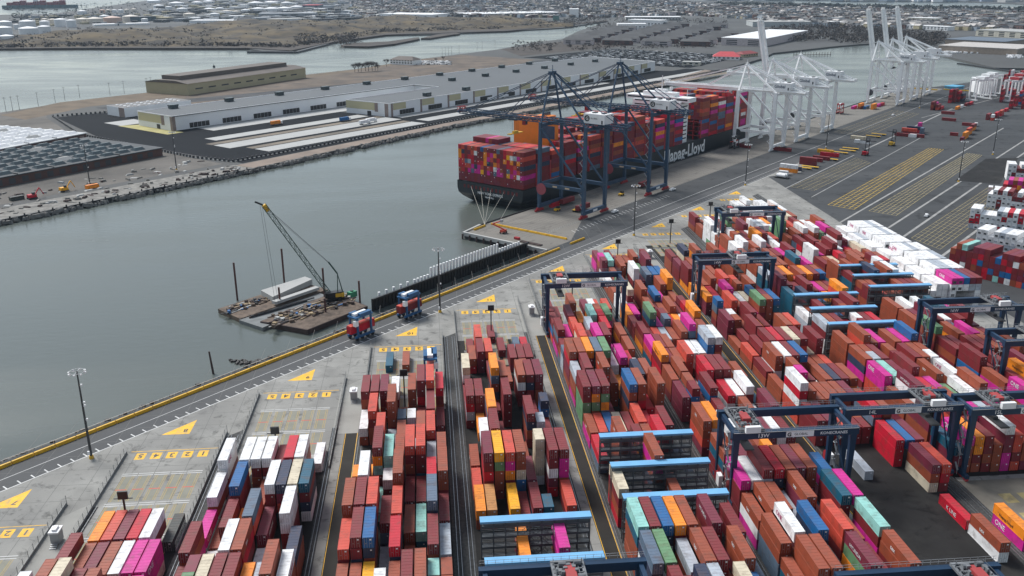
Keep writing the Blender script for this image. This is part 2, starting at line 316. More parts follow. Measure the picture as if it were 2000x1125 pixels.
for k in range(7, 17):
    x = X0[k]; yb = BX[k]; yn = 60
    if k >= 15: yn = 205
    if k >= 8: m.sheet([(x-1,yn),(x+26.3,yn),(x+26.3,FAR[k]-2),(x-1,FAR[k]-2)], .01)
    yf = yb+18+(k-8)*.6
    wide = k % 2 == 1
    xr = x+25.2
    gapw = 9.2 if wide else 5.8
    if wide:
        yl = yb-26
        ml.sheet([(xr+4.2,30),(xr+8.0,30),(xr+8.0,yl),(xr+4.2,yl)], .014)
        for xx in (xr+4.35, xr+7.85): my.sheet([(xx,30),(xx+.14,30),(xx+.14,yl),(xx,yl)], .02)
        for a in (1.0, 9.1):
            mbed.sheet([(xr+a-.9,30),(xr+a+.9,30),(xr+a+.9,yb+ (12 if a > 5 else -22)),(xr+a-.9,yb+(12 if a > 5 else -22))], .016)
            for d in (-.45, .45): mr_.box(xr+a+d-.07, xr+a+d+.07, 30, yb+(12 if a > 5 else -22), .02, .16)
        mpale.sheet([(xr+.4,yb-26),(xr+8,yb-26),(xr+8,yb+14),(xr+.4,yb+6)], .012)
    else:
        mbed.sheet([(xr+.2,30),(xr+5.6,30),(xr+5.6,yb+16),(xr+.2,yb+11)], .014)
        for a in (1.2, 2.1, 4.0, 4.9): mr_.box(xr+a-.07, xr+a+.07, 30, yb+12, .02, .16)
    # truck lanes
    if k < 17:
        my.sheet([(x+.5,yb+4.6),(x+25,yb+4.6),(x+25,yb+4.85),(x+.5,yb+4.85)], .016)
        for i in range(5):
            bx = x+2.4+4.35*i
            my.sheet([(bx,yb),(bx+2.8,yb),(bx+2.8,yb+3.6),(bx,yb+3.6)], .016)
            for j in range(3):
                ya = yb-8-j*15.2
                if ya < FAR[k]-20: continue
                mw.sheet([(bx-.6,ya),(bx+3.5,ya),(bx+3.5,ya+.25),(bx-.6,ya+.25)], .016); mw.sheet([(bx-.6,ya-1),(bx+3.5,ya-1),(bx+3.5,ya-.75),(bx-.6,ya-.75)], .016)
                mred.sheet([(bx,ya-8.4),(bx+2.9,ya-8.4),(bx+2.9,ya-8.0),(bx,ya-8.0)], .018)
                for xx in (bx-.05, bx+.45, bx+2.4, bx+2.9): mfy.sheet([(xx,ya-14),(xx+.15,ya-14),(xx+.15,ya-1.2),(xx,ya-1.2)], .017)
                mslab.sheet([(bx+.2,ya-14),(bx+2.7,ya-14),(bx+2.7,ya-1.6),(bx+.2,ya-1.6)], .0125)
    tx, ty = TRI[k]
    my.sheet([(tx,ty),(tx-.2,ty-9.0),(tx-8.3,ty-9.0)], .016)
struct(m, 'stacking_pavement', asphd); struct(ml, 'truck_lane', lane); struct(mbed, 'rail_bed', ballast); struct(mr_, 'crane_rails', rail)
struct(my, 'yellow_markings', ylw2); struct(mw, 'white_bay_markings', wline); struct(mred, 'red_bay_markings', redl); struct(mpale, 'concrete_strips', mat('cabinet_strip_concrete',(.30,.295,.27),.85,.15,.1,dirt=.5,dscale=.1,dcol=(.2,.195,.18))); struct(mfy, 'bay_lane_lines', mat('faded_lane_yellow',(.42,.31,.10),.8,.2,.4,dirt=.5,dscale=.4,dcol=(.22,.2,.15))); struct(mslab, 'truck_bay_slabs', mat('bay_slab',(.24,.235,.19),.85,.15,.2,dirt=.4,dscale=.2,dcol=(.15,.145,.12)))
for k in range(7, 17):
    tx, ty = TRI[k]
    o = text('painted_number', str(k), 2.7, black, frame(tx-1.1, ty-5.8, .03, (-1,0,0), (0,-1,0)), bold=.05); o['kind'] = 'structure'
    for i in range(5):
        bx = X0[k]+2.4+4.35*i
        o = text('painted_number', str(5-i), 3.1, black, frame(bx+2.2, BX[k]+2.9, .03, (-1,0,0), (0,-1,0)), bold=.05); o['kind'] = 'structure'
# open storage area on the right: pavement, aisles and faded grids
st = MB(); st.sheet(px((1500,345),(1840,300),(2010,225),(2300,225),(2300,700),(1990,560),(1850,520),(1650,440)), .006); struct(st, 'storage_pavement', asph)
gl = MB(); gy = MB(); gf = MB(); ga = MB()
def strip(mb, a, b, w, z):
    A, B = at(*a), at(*b); d = (B-A).normalized(); nn = Vector((-d.y, d.x, 0))*w/2
    mb.sheet([tuple((A+nn)[:2]), tuple((B+nn)[:2]), tuple((B-nn)[:2]), tuple((A-nn)[:2])], z)
def grid(mb, c, nu, nv, w, z):
    a, b, cc, d = [at(*q) for q in c]
    for i in range(nu+1):
        p, q = a.lerp(b, i/nu), d.lerp(cc, i/nu); dd = (q-p).normalized(); nn = Vector((-dd.y, dd.x, 0))*w/2
        mb.sheet([tuple(v[:2]) for v in (p+nn, q+nn, q-nn, p-nn)], z)
    for i in range(nv+1):
        p, q = a.lerp(d, i/nv), b.lerp(cc, i/nv); dd = (q-p).normalized(); nn = Vector((-dd.y, dd.x, 0))*w/2
        mb.sheet([tuple(v[:2]) for v in (p+nn, q+nn, q-nn, p-nn)], z+.004)
grid(gy, [(1617,400),(1668,409),(1843,292),(1815,289)], 5, 44, .42, .02)
grid(gf, [(1697,412),(1750,421),(1918,303),(1890,299)], 6, 44, .36, .02)
grid(gf, [(1545,365),(1590,372),(1700,318),(1672,308)], 4, 26, .24, .02)
grid(gf, [(1780,465),(1836,487),(1990,372),(1932,365)], 7, 30, .26, .02)
grid(gf, [(1630,258),(1690,268),(1795,222),(1745,215)], 5, 24, .24, .02)
for a, b, ww in [((1530,370),(1668,303),0.8),((1585,385),(1800,268),0.7),((1640,435),(1960,250),1.2),((1735,445),(2010,268),1.3),((1765,462),(2010,292),1.4),((1840,500),(2010,375),1.5),((1800,230),(1990,180),1.0),((1690,292),(1860,212),1.5)]:
    strip(gl, a, b, ww, .014)
struct(gl, 'aisle_lines', fline); struct(gy, 'yellow_slot_grid', mat('slot_yellow', (.50,.33,.04), .8, .25, .3, dirt=.85, dscale=.18, dcol=(.13,.115,.08))); struct(gf, 'faded_slot_grid', fyel)
# reefer area at the right
rp = MB().sheet(px((1865,353),(1925,310),(1990,308),(1952,360)), .02); struct(rp, 'reefer_slot_pavement', asphd)

sy = MB(); sy.sheet([(139,80),(230,80),(230,203),(139,203)], .012); struct(sy, 'service_pavement', mat('tan_concrete', (.20,.18,.145), .85, .2, .15, dirt=.5, dscale=.12, dcol=(.11,.10,.085)))
sy = MB()
for i in range(6):
    for j in range(5): sy.sheet([(146+i*5.2,196-j*9),(149.4+i*5.2,196-j*9),(149.4+i*5.2,191.5-j*9),(146+i*5.2,191.5-j*9)], .02)
struct(sy, 'yellow_patches', fyel)
# ------------------------------------------------------------------ containers
TIER, WD, HT = 2.75, 2.44, 2.70
def cont_mesh(L):
    me = MB(); i = .045
    me.box(i, WD-i, i, L-i, .06, HT-.05)
    for x in (0, WD-.16):
        for y in (0, L-.16): me.box(x, x+.16, y, y+.16, .0, HT)
    for x in (0, WD-.11): me.box(x, x+.11, .16, L-.16, HT-.13, HT-.015); me.box(x, x+.11, .16, L-.16, .02, .16)
    for y in (0, L-.11): me.box(.16, WD-.16, y, y+.11, HT-.15, HT-.015); me.box(.16, WD-.16, y, y+.11, .02, .2)
    n = int(L/1.02)
    for k in range(1, n): me.box(.2, WD-.2, k*L/n-.06, k*L/n+.06, HT-.055, HT-.02)
    o = me.build('shipping_container', C['r']); d = o.data; COL.objects.unlink(o); bpy.data.objects.remove(o); return d
def door_mesh():
    me = MB(); me.box(.18, 1.21, .005, .05, .22, HT-.18, 0); me.box(1.23, WD-.18, .005, .05, .22, HT-.18, 0)
    for x in (.42, .95, 1.48, 2.02): me.tube((x, -.02, .12), (x, -.02, HT-.06), .03, n=5, m=1)
    for x in (.55, 1.6): me.box(x, x+.28, -.03, .0, 1.1, 1.2, 1)
    me.box(1.55, 1.95, -.012, .002, 1.9, 2.25, 2); me.box(.08, .2, -.012, .0, 2.5, 2.62, 2); me.box(2.24, 2.36, -.012, .0, 2.5, 2.62, 2)
    o = me.build('door', [C['r'], steel, white]); d = o.data; bpy.data.objects.remove(o); return d
CM = {12.2: cont_mesh(12.19), 6.1: cont_mesh(6.06)}; DM = door_mesh()
# one row per lane: block, lane, then for each stack its near end, its length and its colours from the ground up
TBL = [
(8,0,158.2,12,[0,0,1,4]),
(8,1,158.2,12,[4,4,4]),
(8,2,158.2,12,[0,1,0,0,1],171.6,12,[1,1,6,0]),
(8,3,158.2,12,[1,1,1,0,15],171.6,12,[1,1,1],184.7,12,[15,17,11]),
(8,4,158.2,12,[10,10,1,0],171.6,12,[17,1,17],184.7,12,[2,2,2]),
(8,5,158.2,12,[1,1,1,1],171.6,12,[3,1,1],184.7,12,[2,1,17]),
(8,6,158.2,12,[1,1,1],171.6,12,[0,1,4],184.7,12,[2,10,3]),
(8,7,158.2,6,[1,16,16],164.3,6,[1,1,1],171.6,12,[1,0,10],184.7,12,[1,0,4]),
(8,8,158.2,12,[1,0,10],171.6,12,[15,10,10],190.6,12,[18]),
(9,0,160.7,12,[0,0,0],174,12,[0,10,1,0],187.2,12,[4,10],200.5,12,[4,1,4],213.8,12,[0,0,4,4]),
(9,1,160.7,6,[13,13,13,13],166.8,6,[1,1,1,17],174,12,[4],187.2,12,[1],200.5,6,[17],206.7,6,[17]),
(9,2,160.7,12,[17,17,0,15],174,6,[11],180.2,6,[11],187.2,12,[1,1,0],200.5,12,[1,0,0,7],213.8,12,[6,1,17,4]),
(9,3,160.7,12,[11,0,0,0],174,12,[1,1,6,4],187.2,12,[16,11],200.5,12,[17],213.8,12,[1,1,0,4]),
(9,4,160.7,12,[0,0,0,0],174,12,[0,0,3,1],187.2,12,[1,1,2,9],200.5,12,[1,1],213.8,12,[4,4,0,4]),
(9,5,160.7,12,[1,11,11],174,12,[4],187.2,12,[0,17],200.5,12,[0,0,0,4],213.8,12,[11,11,0]),
(9,6,160.7,12,[1,4,5],174,12,[2],200.5,12,[0,2,17,6],213.8,12,[13,1,17,3]),
(9,7,160.7,12,[9,3,3,1,1],187.2,12,[0,0,4,4],200.5,12,[11,1,17,15],213.8,12,[3,2,1,4]),
(9,8,160.7,12,[1,1,1,4],174,12,[1,1,6],200.5,12,[4,6,0,8],224.3,12,[4]),
(10,0,158.4,12,[0,0,1],171.8,12,[10,15,0,2],185.1,12,[1,0,7,1,1],211.8,6,[0,11],238.5,12,[1,4],251.9,12,[1,1,1,0]),
(10,1,158.4,12,[0,1,1],171.8,12,[0,0,6,0,0],185.1,12,[17,0,0,0,0],198.4,12,[4,10,0,1,4],211.8,6,[1,11],238.5,12,[1,1,0,2],251.9,12,[11,11,0,0]),
(10,2,158.4,12,[0,0,12],171.8,12,[2,1,1,6,7],185.1,12,[0,10,10,0,2],198.4,12,[16],211.8,12,[0,0,16,11,0],225.2,12,[1,1,1,2],251.9,12,[1,1,0,17],289.4,12,[8]),
(10,3,152.1,12,[9,9,1,4],171.8,12,[5],185.1,12,[6,9,0],204.5,6,[0,0,4],211.8,12,[11,0,16,16],225.2,12,[5,5],238.5,12,[1,0,1,1,1],262.1,12,[0,4]),
(10,4,158.4,12,[2,2,1],171.8,12,[0,1,6,3],185.1,12,[5,7,0,2],198.4,12,[1,0,0,1,1],211.8,12,[0,0,1,1],225.2,12,[1,1,1],238.5,6,[0,0,9],289.5,12,[1]),
(10,5,158.4,12,[1,1,0,0],171.8,12,[1],185.1,12,[1,1],198.4,12,[10,0],211.8,12,[0,0,1,0,2],225.2,6,[9,5],238.5,6,[1,8,4],251.9,12,[1,1,1,1]),
(10,6,158.4,12,[0,0,0,1],185.1,12,[8,16],198.4,12,[1,0],211.8,12,[0,8,0,0,2],225.2,12,[1,1,1,1],238.5,6,[1,0],244.7,6,[0,0],251.9,12,[0,0,3,0,0]),
(10,7,158.4,6,[0,2,1],164.6,6,[1,0,16],171.8,12,[1,1,1,0],185.1,12,[10,0,0,6,9],198.4,12,[10,0,0,3],211.8,12,[1,1,5],225.2,12,[10,10,0,2],238.5,12,[17,17,17,0],251.9,12,[4,1,1,0,2]),
(10,8,158.4,6,[16,1,1],164.6,6,[5,1,1],171.8,12,[16,4,5],185.1,12,[0,4,0],198.4,12,[0,0,0,1,1],211.8,12,[4,4,0,1],238.5,12,[0,0],251.9,12,[1,1,0,3]),
(11,0,192.7,12,[1,11],206,12,[2],219.3,12,[1],245.9,12,[0,5,3,0],259.2,12,[0],272.5,12,[17,4,15]),
(11,1,192.7,12,[17,19],206,12,[17,0,3,0,17],219.3,12,[1,1,1,4],232.6,12,[11,11],245.9,12,[1,1,0,0],259.2,12,[11],285.8,12,[3,1],299.1,12,[0]),
(11,2,206,12,[0,1,1,13,12],219.3,12,[1,1,17,17,0],232.6,12,[0,4,0,9,11],245.9,12,[8,0],285.8,12,[17,17,0],299.1,12,[1,2,2]),
(11,3,169.5,12,[0,17,11],192.7,12,[0,12],206,12,[0,0,11,10,2],219.3,12,[0],232.6,12,[0],252,6,[0],259.2,12,[1,6,1,9,11],272.5,12,[6,0],285.8,12,[1,0,2]),
(11,4,192.7,12,[0],206,12,[7,7,15,1,1],245.9,12,[0,0,0,0],259.2,12,[1,1,1,1],272.5,12,[0],312.4,12,[0]),
(11,5,192.7,12,[6,0],206,12,[1,17],219.3,12,[1],272.5,12,[1],299.1,12,[0]),
(11,6,167.7,12,[1,1,10,10],192.7,6,[0,8],212.1,6,[4,15,15,15,15],232.6,12,[0,1,6,0],259.2,12,[0,0,4,1],285.8,12,[17,0]),
(11,7,206,12,[3,17,4,0,0],232.6,6,[11,1,5],245.9,6,[0],252,6,[0],259.2,12,[0,0,6,0],272.5,12,[4,1],285.8,12,[10,0],299.1,6,[9],305.2,6,[9]),
(11,8,192.7,12,[0,2],206,12,[1,1,10,10,0],219.3,12,[4,17],232.6,6,[15],238.8,6,[0],245.9,6,[1,7,6],259.2,12,[1,1,0,17],285.8,12,[2,0],299.1,12,[3]),
(12,0,143.4,12,[3,3],156.6,12,[0,8,4,6,9],169.8,12,[1,1,1,8,16],190.3,12,[3,1,0,15],216.5,12,[9,3],229.8,12,[10,1],243.1,12,[13,13,13,0,0],256.4,12,[10,1,1,5],269.7,12,[1,17,17,3,1],283,6,[5,5,9],289.1,6,[9,1,0],296.3,12,[10,0,9,0],309.6,12,[2,7,0],322.9,12,[0,1,0]),
(12,1,143.4,12,[17,2,2,11,0],156.6,12,[1,4,4,11,13],169.8,12,[7,1,1,0,0],229.8,12,[0,2],243.1,12,[1,1,13,11,17],256.4,12,[15,1,1,2,0],269.7,12,[0,0,0,0,1],283,6,[1,1,1],289.1,6,[1,1,1],296.3,12,[1,1,10],309.6,12,[1],322.9,12,[5,0]),
(12,2,143.4,6,[10,10,11,4],149.6,6,[4,16,0,0],156.6,6,[13],162.8,6,[4],169.8,12,[1,0,4,6,7],216.5,12,[1,1,1,1],229.8,12,[1,7],243.1,12,[10,9,11,13,0],256.4,6,[1,1],262.5,6,[0,10],269.7,12,[1,0,11,0,11],283,12,[1,1,1,15,2],296.3,12,[0,10,10,2],309.6,12,[4,4,4,17]),
(12,3,143.4,12,[1,1,1,0,6],156.6,12,[17,17,1,5],169.8,12,[13,3,0,0,11],216.5,12,[10,0],229.8,12,[0,15],243.1,12,[17],256.4,12,[0,4,4,2,1],269.7,12,[0,0,0,6,9],283,12,[17,1,0,0],322.9,12,[1,1,1,1]),
(12,4,143.4,12,[1,1,2,2,5],156.6,12,[0,0,0,3,1],169.8,12,[4,2,0,1,1],200.6,12,[0,6,1,10,1],216.5,6,[11,11,0],222.7,6,[0,0,0],229.8,12,[0,0],256.4,12,[1,1,1],269.7,12,[4,3,4,1,13],283,12,[17,1,1,1,10],296.3,12,[2,2,1,5],316.5,12,[1,11]),
(12,5,156.6,12,[6,6,17,0,0],169.8,6,[1,2],176,6,[1,0],189.3,12,[0,0,1],216.5,12,[0,1,1],229.8,12,[0,17,2],243.1,12,[1,1,6,1,7],256.4,12,[0,11],269.7,12,[0,4,4],283,12,[1,1,17,17,0],296.3,12,[17,0,0],309.6,12,[1,1,11,16],322.9,12,[1,2,17]),
(12,6,143.4,12,[0,0,1,1,15],156.6,12,[1,1],169.8,12,[1,1,1,0,17],216.5,12,[3,3,3,3],229.8,12,[1,3],243.1,12,[1,0,3,1,1],269.7,12,[1,1,0,10],283,12,[2,10],296.3,12,[0,0,1,3],309.6,6,[1,3,3,3],315.8,6,[3,1,1,1],322.9,12,[4,4,4]),
(12,7,143.4,12,[13,2,10,7],156.6,12,[1,11,17,1,1],178,12,[2,1],221.7,12,[0,0,0,0],243.1,12,[1,3],256.4,12,[4,6,6,6],269.7,12,[1,1,3],283,12,[0,0],309.6,12,[0,10,10,13],329.8,12,[3,2]),
(12,8,156.6,12,[9,9,9],169.8,12,[1,1,0,0],210.7,12,[9],243.1,12,[1,1,1,1,1],256.4,12,[0,1,10,1],269.7,12,[0,4],283,12,[2,1,1],296.3,12,[10,11,1],309.6,12,[4,0],322.9,12,[15,0,2]),
(13,0,138.4,12,[2,2,8],151.6,12,[8,8,1],164.8,12,[9,9,1,1],178,12,[10,4,1],191.2,12,[0,0,0,10],204.4,12,[0,0,8,1],222.9,12,[17,2,1,1],244,12,[17,17,17],257.2,12,[0,1,1],270.4,12,[3,3,0,11],283.6,12,[8,2,10],296.8,12,[11,1,0],310,12,[0,0],323.2,12,[11,11],336.4,12,[4,4],349.6,12,[1,1],362.8,12,[1,4],376,6,[4,4,17,17],382.1,6,[17,0,1,10],389.2,12,[10,10,17]),
(13,1,138.4,12,[0,0],151.6,12,[1,1,1,1,1],164.8,12,[2,2,0,10,4],178,12,[1,11,11,1],191.2,12,[1,0,0,4],204.4,12,[1,1],223.3,12,[2,2,5,11],244,6,[0,0,7,0],250.2,6,[2,2,4,1],257.2,12,[11,0,10,1],270.4,12,[1,0,0],283.6,12,[0,0,0],296.8,12,[0,0],323.2,12,[10,10],336.4,12,[4,4,0,15],349.6,6,[15,15,15],355.8,6,[17,1,13],362.8,12,[2,15,1],376,12,[1,6,6,16]),
(13,2,138.4,12,[1,1],151.6,12,[0,0,0,0,1],164.8,6,[17,1],171,6,[0,0],178,12,[0,0,4,1],191.2,12,[6,1,1,5,0],204.4,12,[0,0,17],217.6,12,[0,1,1,4],230.8,6,[6],237,6,[6],244,12,[6,0],257.2,12,[17,4],270.4,12,[1,11,1],283.6,12,[7,7,1],296.8,12,[0,2],310,12,[2,0,8,13],336.4,6,[2],342.5,6,[1],349.6,12,[1,0],362.8,12,[0,1],376,12,[4],389.2,12,[9,9,0]),
(13,3,138.4,12,[11],151.6,12,[1,17],164.8,12,[0,1,1,6,7],178,12,[0,0,5],191.2,12,[4,4,1,6,3],204.4,12,[5,5,17],217.6,12,[17],230.8,12,[11,2,0],244,12,[4,8,7,0],257.2,12,[0],270.4,12,[0,2,2,2],283.6,12,[1],296.8,12,[1,5],310,12,[0,10],323.2,12,[1,1,1],336.4,12,[0,0,1,1],362.8,12,[1],376,6,[1,1,1],382.1,6,[6,17,1],389.2,12,[10,17]),
(13,4,151.6,12,[0],164.8,6,[0],171,6,[0],178,12,[0,0,17,17,1],191.2,12,[0,0,0,0,1],217.6,12,[4],230.8,12,[8],244,12,[4],257.2,12,[4,0,3,3],270.4,12,[3,1],283.6,12,[3],296.8,12,[5,1],310,6,[3,9,9],316.1,6,[17,10,0],323.2,12,[0,0],336.4,12,[0,1],349.6,12,[1,6],362.8,12,[1,0,4,4],389.2,12,[1,1]),
(13,5,138.4,12,[1,1],151.6,12,[1,1,11,13,17],164.8,12,[4,4,0,2,2],178,12,[1,0,0],191.2,12,[15,1,0,0,17],204.4,6,[0,0,1],210.6,6,[10,1,11],217.6,12,[0,1],230.8,12,[1],244,12,[1,4,3],257.2,12,[1,0,0,0],270.4,12,[1],283.6,12,[10,4],296.8,12,[0,0,1],310,12,[0,3],323.2,12,[1,1],336.4,12,[4,0,7],349.6,12,[10],362.8,12,[4,17],376,6,[0],382.1,6,[16],389.2,12,[6,1]),
(13,6,138.4,12,[1,1,0],151.6,12,[1,1,0,0],164.8,12,[0,17,0,1],178,12,[0,6],191.2,12,[0,0,0,1,1],204.4,12,[6],217.6,12,[17,17,17],230.8,12,[17,17,1],244,12,[15,1,4],257.2,12,[1,4,0,0],270.4,12,[1,1],283.6,12,[1,4],296.8,12,[15,0,9,10],310,12,[0,11],323.2,12,[1,1,1],336.4,12,[1,10],349.6,12,[0],362.8,12,[9,9,9],376,12,[17,13],389.2,12,[13,2,1]),
(13,7,138.4,12,[1,1,1,1],159.9,12,[13,0],178,12,[17,0,0,0,8],191.2,12,[10,0],204.4,6,[1],210.6,6,[4],217.6,12,[4,4,4],230.8,12,[4,4],244,12,[1,1,0,4],257.2,6,[16],263.3,6,[1],270.4,12,[1],283.6,12,[7,7,7,5],296.8,12,[0,1],310,12,[1,4],323.2,12,[10,0],336.4,12,[9],349.6,12,[1,1,1],362.8,12,[1,3,7],376,12,[1,0,17,17],389.2,6,[17,17],395.3,6,[17,8]),
(13,8,138.4,12,[8,8],151.6,12,[0,0,0,1,1],164.8,12,[2,1,10,0,16],178,12,[1,11,11,0,10],191.2,12,[7,1,10,7],204.4,12,[1,17],217.6,12,[11,3,0],230.8,12,[0,0,0,17],244,12,[3,8],257.2,12,[4,1,1],270.4,12,[4],283.6,12,[1,1,0,4],296.8,12,[17,17,1],310,12,[10,1,1,11],323.2,6,[2,3,3],329.3,6,[3,17,0],336.4,12,[0,1],349.6,12,[0,0,11,11],362.8,12,[0,0,7],376,12,[13,1],389.2,12,[1,0,0]),
(14,0,225.4,12,[0,0,0],238.9,12,[2,2,4,3,4],252.4,12,[1,1],265.9,12,[1,0],279.4,12,[1,2],292.9,12,[1],306.4,12,[17,17,17],319.9,6,[0,1,9,7],333.4,12,[17,17,11],346.9,12,[11,11],360.4,12,[11,0,0,0],373.9,12,[0,0,17],387.4,12,[1,1,0]),
(14,1,225.4,6,[0,17,17],231.6,6,[17,17,17],238.9,12,[1,0,1,1],252.4,6,[1],258.6,6,[0],265.9,12,[1,4,1,1],279.4,12,[4,4,0],292.9,12,[0,0],306.4,6,[0,1,1],312.5,6,[17,1,4],319.9,6,[6,6],326,6,[6,0],333.4,12,[1,1,3],346.9,12,[0,0,1],360.4,12,[1,0],373.9,12,[0],387.4,12,[13]),
(14,2,206,12,[5],225.4,12,[0,0],238.9,12,[1,1,1],252.4,6,[1,1,1,10],258.6,6,[10,7,1,1],265.9,12,[0,0,0,4],279.4,12,[17,17,0,0],292.9,12,[1,0,0,0],306.4,12,[4,1],319.9,12,[0,0,2,2],333.4,12,[2,17],346.9,12,[4,1,1,1],360.4,12,[1,1],373.9,12,[1,1,1],387.4,12,[1,0,15,6]),
(14,3,225.4,12,[6,2],238.9,12,[10,15,1],252.4,6,[0,0,0],258.6,6,[1,1,1],265.9,12,[1,1,1,0],279.4,12,[0,0,0,3],292.9,12,[0,1],306.4,12,[0,0,0,0],319.9,12,[4,1,1],333.4,12,[4,0,1,10],346.9,12,[2],360.4,12,[2,2],373.9,12,[2,0]),
(14,4,225.4,12,[0,0],238.9,12,[1,1,1],252.4,12,[11,4],265.9,12,[0,0,0,7],279.4,12,[7,7,1,0],292.9,12,[4],306.4,12,[4,11],319.9,12,[11,1],333.4,12,[1,1],346.9,12,[1,4,2,2],360.4,12,[2,2,1],373.9,12,[17,9],387.4,12,[7,11,11,1]),
(14,5,225.4,6,[0,0],231.6,6,[0,1],238.9,12,[0,10,1],252.4,12,[1,1,1],279.4,12,[1,0,0,15],292.9,12,[1],306.4,12,[1,0],319.9,6,[0,10],326,6,[1,1],333.4,12,[4,4],346.9,12,[4,1],360.4,12,[5,1],373.9,12,[0,0,0,0],387.4,12,[1,1,1]),
(14,6,211.9,12,[3,3,3],225.4,12,[0,9,9,3],238.9,12,[0,4,17],252.4,12,[17,3,6],265.9,12,[1,1],279.4,12,[2,2,2,0],292.9,12,[1,1,1,1],306.4,12,[10],319.9,12,[0,0,1,13],333.4,12,[0,15],346.9,6,[1,1,1],353,6,[1,2,2],360.4,12,[0],387.4,12,[4,4]),
(14,7,167.7,12,[4,1],181.1,12,[3],198.4,12,[15,1,17],211.9,12,[5,11,7],225.4,12,[0,0,0,1],238.9,12,[7,7],252.4,12,[7,17,0],265.9,12,[1,1],279.4,12,[11,15],292.9,12,[17,17,4,2],319.9,6,[1,1,1,1],326,6,[1,2,2,17],333.4,12,[1,17,7],346.9,12,[0],360.4,12,[0,17,1,1],373.9,12,[1],387.4,12,[1,1,0,1]),
(14,8,198.4,12,[0,3,2],211.9,12,[1,11,17],225.4,12,[6,6],238.9,12,[1,1],252.4,12,[3,11,1],265.9,12,[1,2],279.4,12,[0,0,0,0],292.9,12,[7,0],306.4,12,[0],319.9,12,[17,1,8,7],333.4,12,[0,0],346.9,12,[2,1,1],360.4,12,[1,1],373.9,12,[0,1,0],387.4,12,[0,0,17]),
(15,-1,171.5,12,[10,11]),
(15,0,207,12,[17,17,8],220.4,12,[1,1,17],233.8,12,[17,1,1],247.2,12,[2,2,10,10],260.6,12,[0,10,6,1],274,12,[1,1,1,1],291.1,12,[4,4,0,5],306.7,12,[5,5,4],322.2,12,[8,8,8,8],335.6,12,[0,0,0,17,17],349,12,[0,8,8,5],362.4,12,[4,4,1,1],375.8,12,[1,1,1,1],389.2,12,[1,1,4,4],402.6,12,[4,2,1,1],416,6,[0,1,1],422.1,6,[4,4,4],429.4,6,[13,4,4,4],435.5,6,[4,4,4,4],442.8,12,[1,1],456.2,12,[1,17,0]),
(15,1,207,12,[1,1,1,10],233.8,12,[1,4,4,4,17],247.2,12,[17,17,17,16],260.6,6,[1,6,4,5],266.8,6,[0,0,1,1],274,12,[2,1,1],291.1,12,[1,1,1,1],306.7,12,[1,1,1],335.6,12,[1,1,0,0],349,12,[17,1,15],362.4,12,[6,0,8,8,8],375.8,12,[8,0,0],389.2,12,[10,5,1,4,4],402.6,6,[4,17,4,4,1],408.8,6,[1,1,4,4,4],416,12,[4,0,4],429.4,12,[4,1,4],442.8,12,[4],456.2,6,[10,1],462.3,6,[7,5]),
(15,2,207,12,[1,0,11,11],233.8,12,[2,0,11,11],247.2,12,[1,17,17,17],260.6,12,[17,6,0,0],274,12,[0,0,1,2,1],291.1,12,[10,10,0,0],306.7,12,[1,0,0,0],322.2,12,[0,0,0,6],335.6,12,[6,0,0],349,12,[0,0,0,1],362.4,12,[0,1,1,1],375.8,12,[1,1,1,1],389.2,12,[1,1,1],402.6,12,[4,0,4,4],429.4,12,[1,1,1,0],442.8,12,[4,4]),
(15,3,207,12,[0,1,0,0],220.4,12,[0,0,2,0,1],233.8,12,[1,1,3,3],247.2,12,[3,0,0,0,0],260.6,12,[1,1,1],274,12,[10,17,17,1],291.1,12,[1,1,1],306.7,12,[1,17,15],322.2,12,[15,0,1],335.6,6,[0,4,17],341.7,6,[17,0,0],349,12,[1,0,11,11],362.4,12,[11,17,8,1],375.8,12,[1,1,1],389.2,12,[17,4,11,1],402.6,12,[1,4,0,0],416,12,[4,0,4],429.4,12,[4,4,1,13,13],442.8,12,[4,4],456.2,12,[4,4]),
(15,4,207,12,[1,1,1],220.4,12,[0,0,1],233.8,12,[1,6,6,10],247.2,12,[10,1,0],260.6,6,[0,0,0,0],266.8,6,[0,0,0,1],274,12,[0,0,10,10],291.1,6,[1,2,2],297.2,6,[0,0,3],306.7,12,[3,3,7],322.2,12,[7,7,7],335.6,6,[1,1,0,0],341.7,6,[1,13,13,0],349,6,[0,2,2],355.1,6,[1,1,1],362.4,12,[1,1,1,1],375.8,12,[1,1,1,1],389.2,12,[1,1,4,4,4],416,6,[4,11,11],422.1,6,[4,4,11],429.4,12,[0,0,1],442.8,12,[1],456.2,12,[0,0]),
(15,5,207,12,[10,10,17,17,4],220.4,12,[17,4,4,10],233.8,12,[17,17,13],260.6,12,[10,10,11],274,12,[10,10,7],291.1,6,[1,15,0,0],297.2,6,[0,1,1,4],306.7,6,[4,0,17,1],312.8,6,[1,0,1,0],335.6,12,[15,0,0],349,12,[6,1,1,1],362.4,12,[1,2,2],375.8,12,[2,1,1,0],389.2,12,[3,0,4,0],402.6,12,[0,11,11,11,11],416,12,[4,0,0],442.8,12,[4,4],456.2,12,[4,4]),
(15,6,207,12,[2,0,2,2],220.4,12,[11,11,5,5],233.8,12,[1,13,13],247.2,12,[13,1,1,1],260.6,12,[0,0,0,0],274,12,[4,4,1,1],291.1,12,[0,1,3,0],306.7,12,[1,1,17,17,0],322.2,12,[1,2,11],335.6,12,[11,11,10],349,12,[10,0,11,11],362.4,12,[0,8,1,1,8],375.8,6,[1,0,0,10],381.9,6,[10,1,1,10],389.2,12,[10,1,1],402.6,12,[5,5,0,0,0],416,12,[4,4,4],429.4,12,[4,0,0,17],442.8,12,[0],456.2,12,[4,4]),
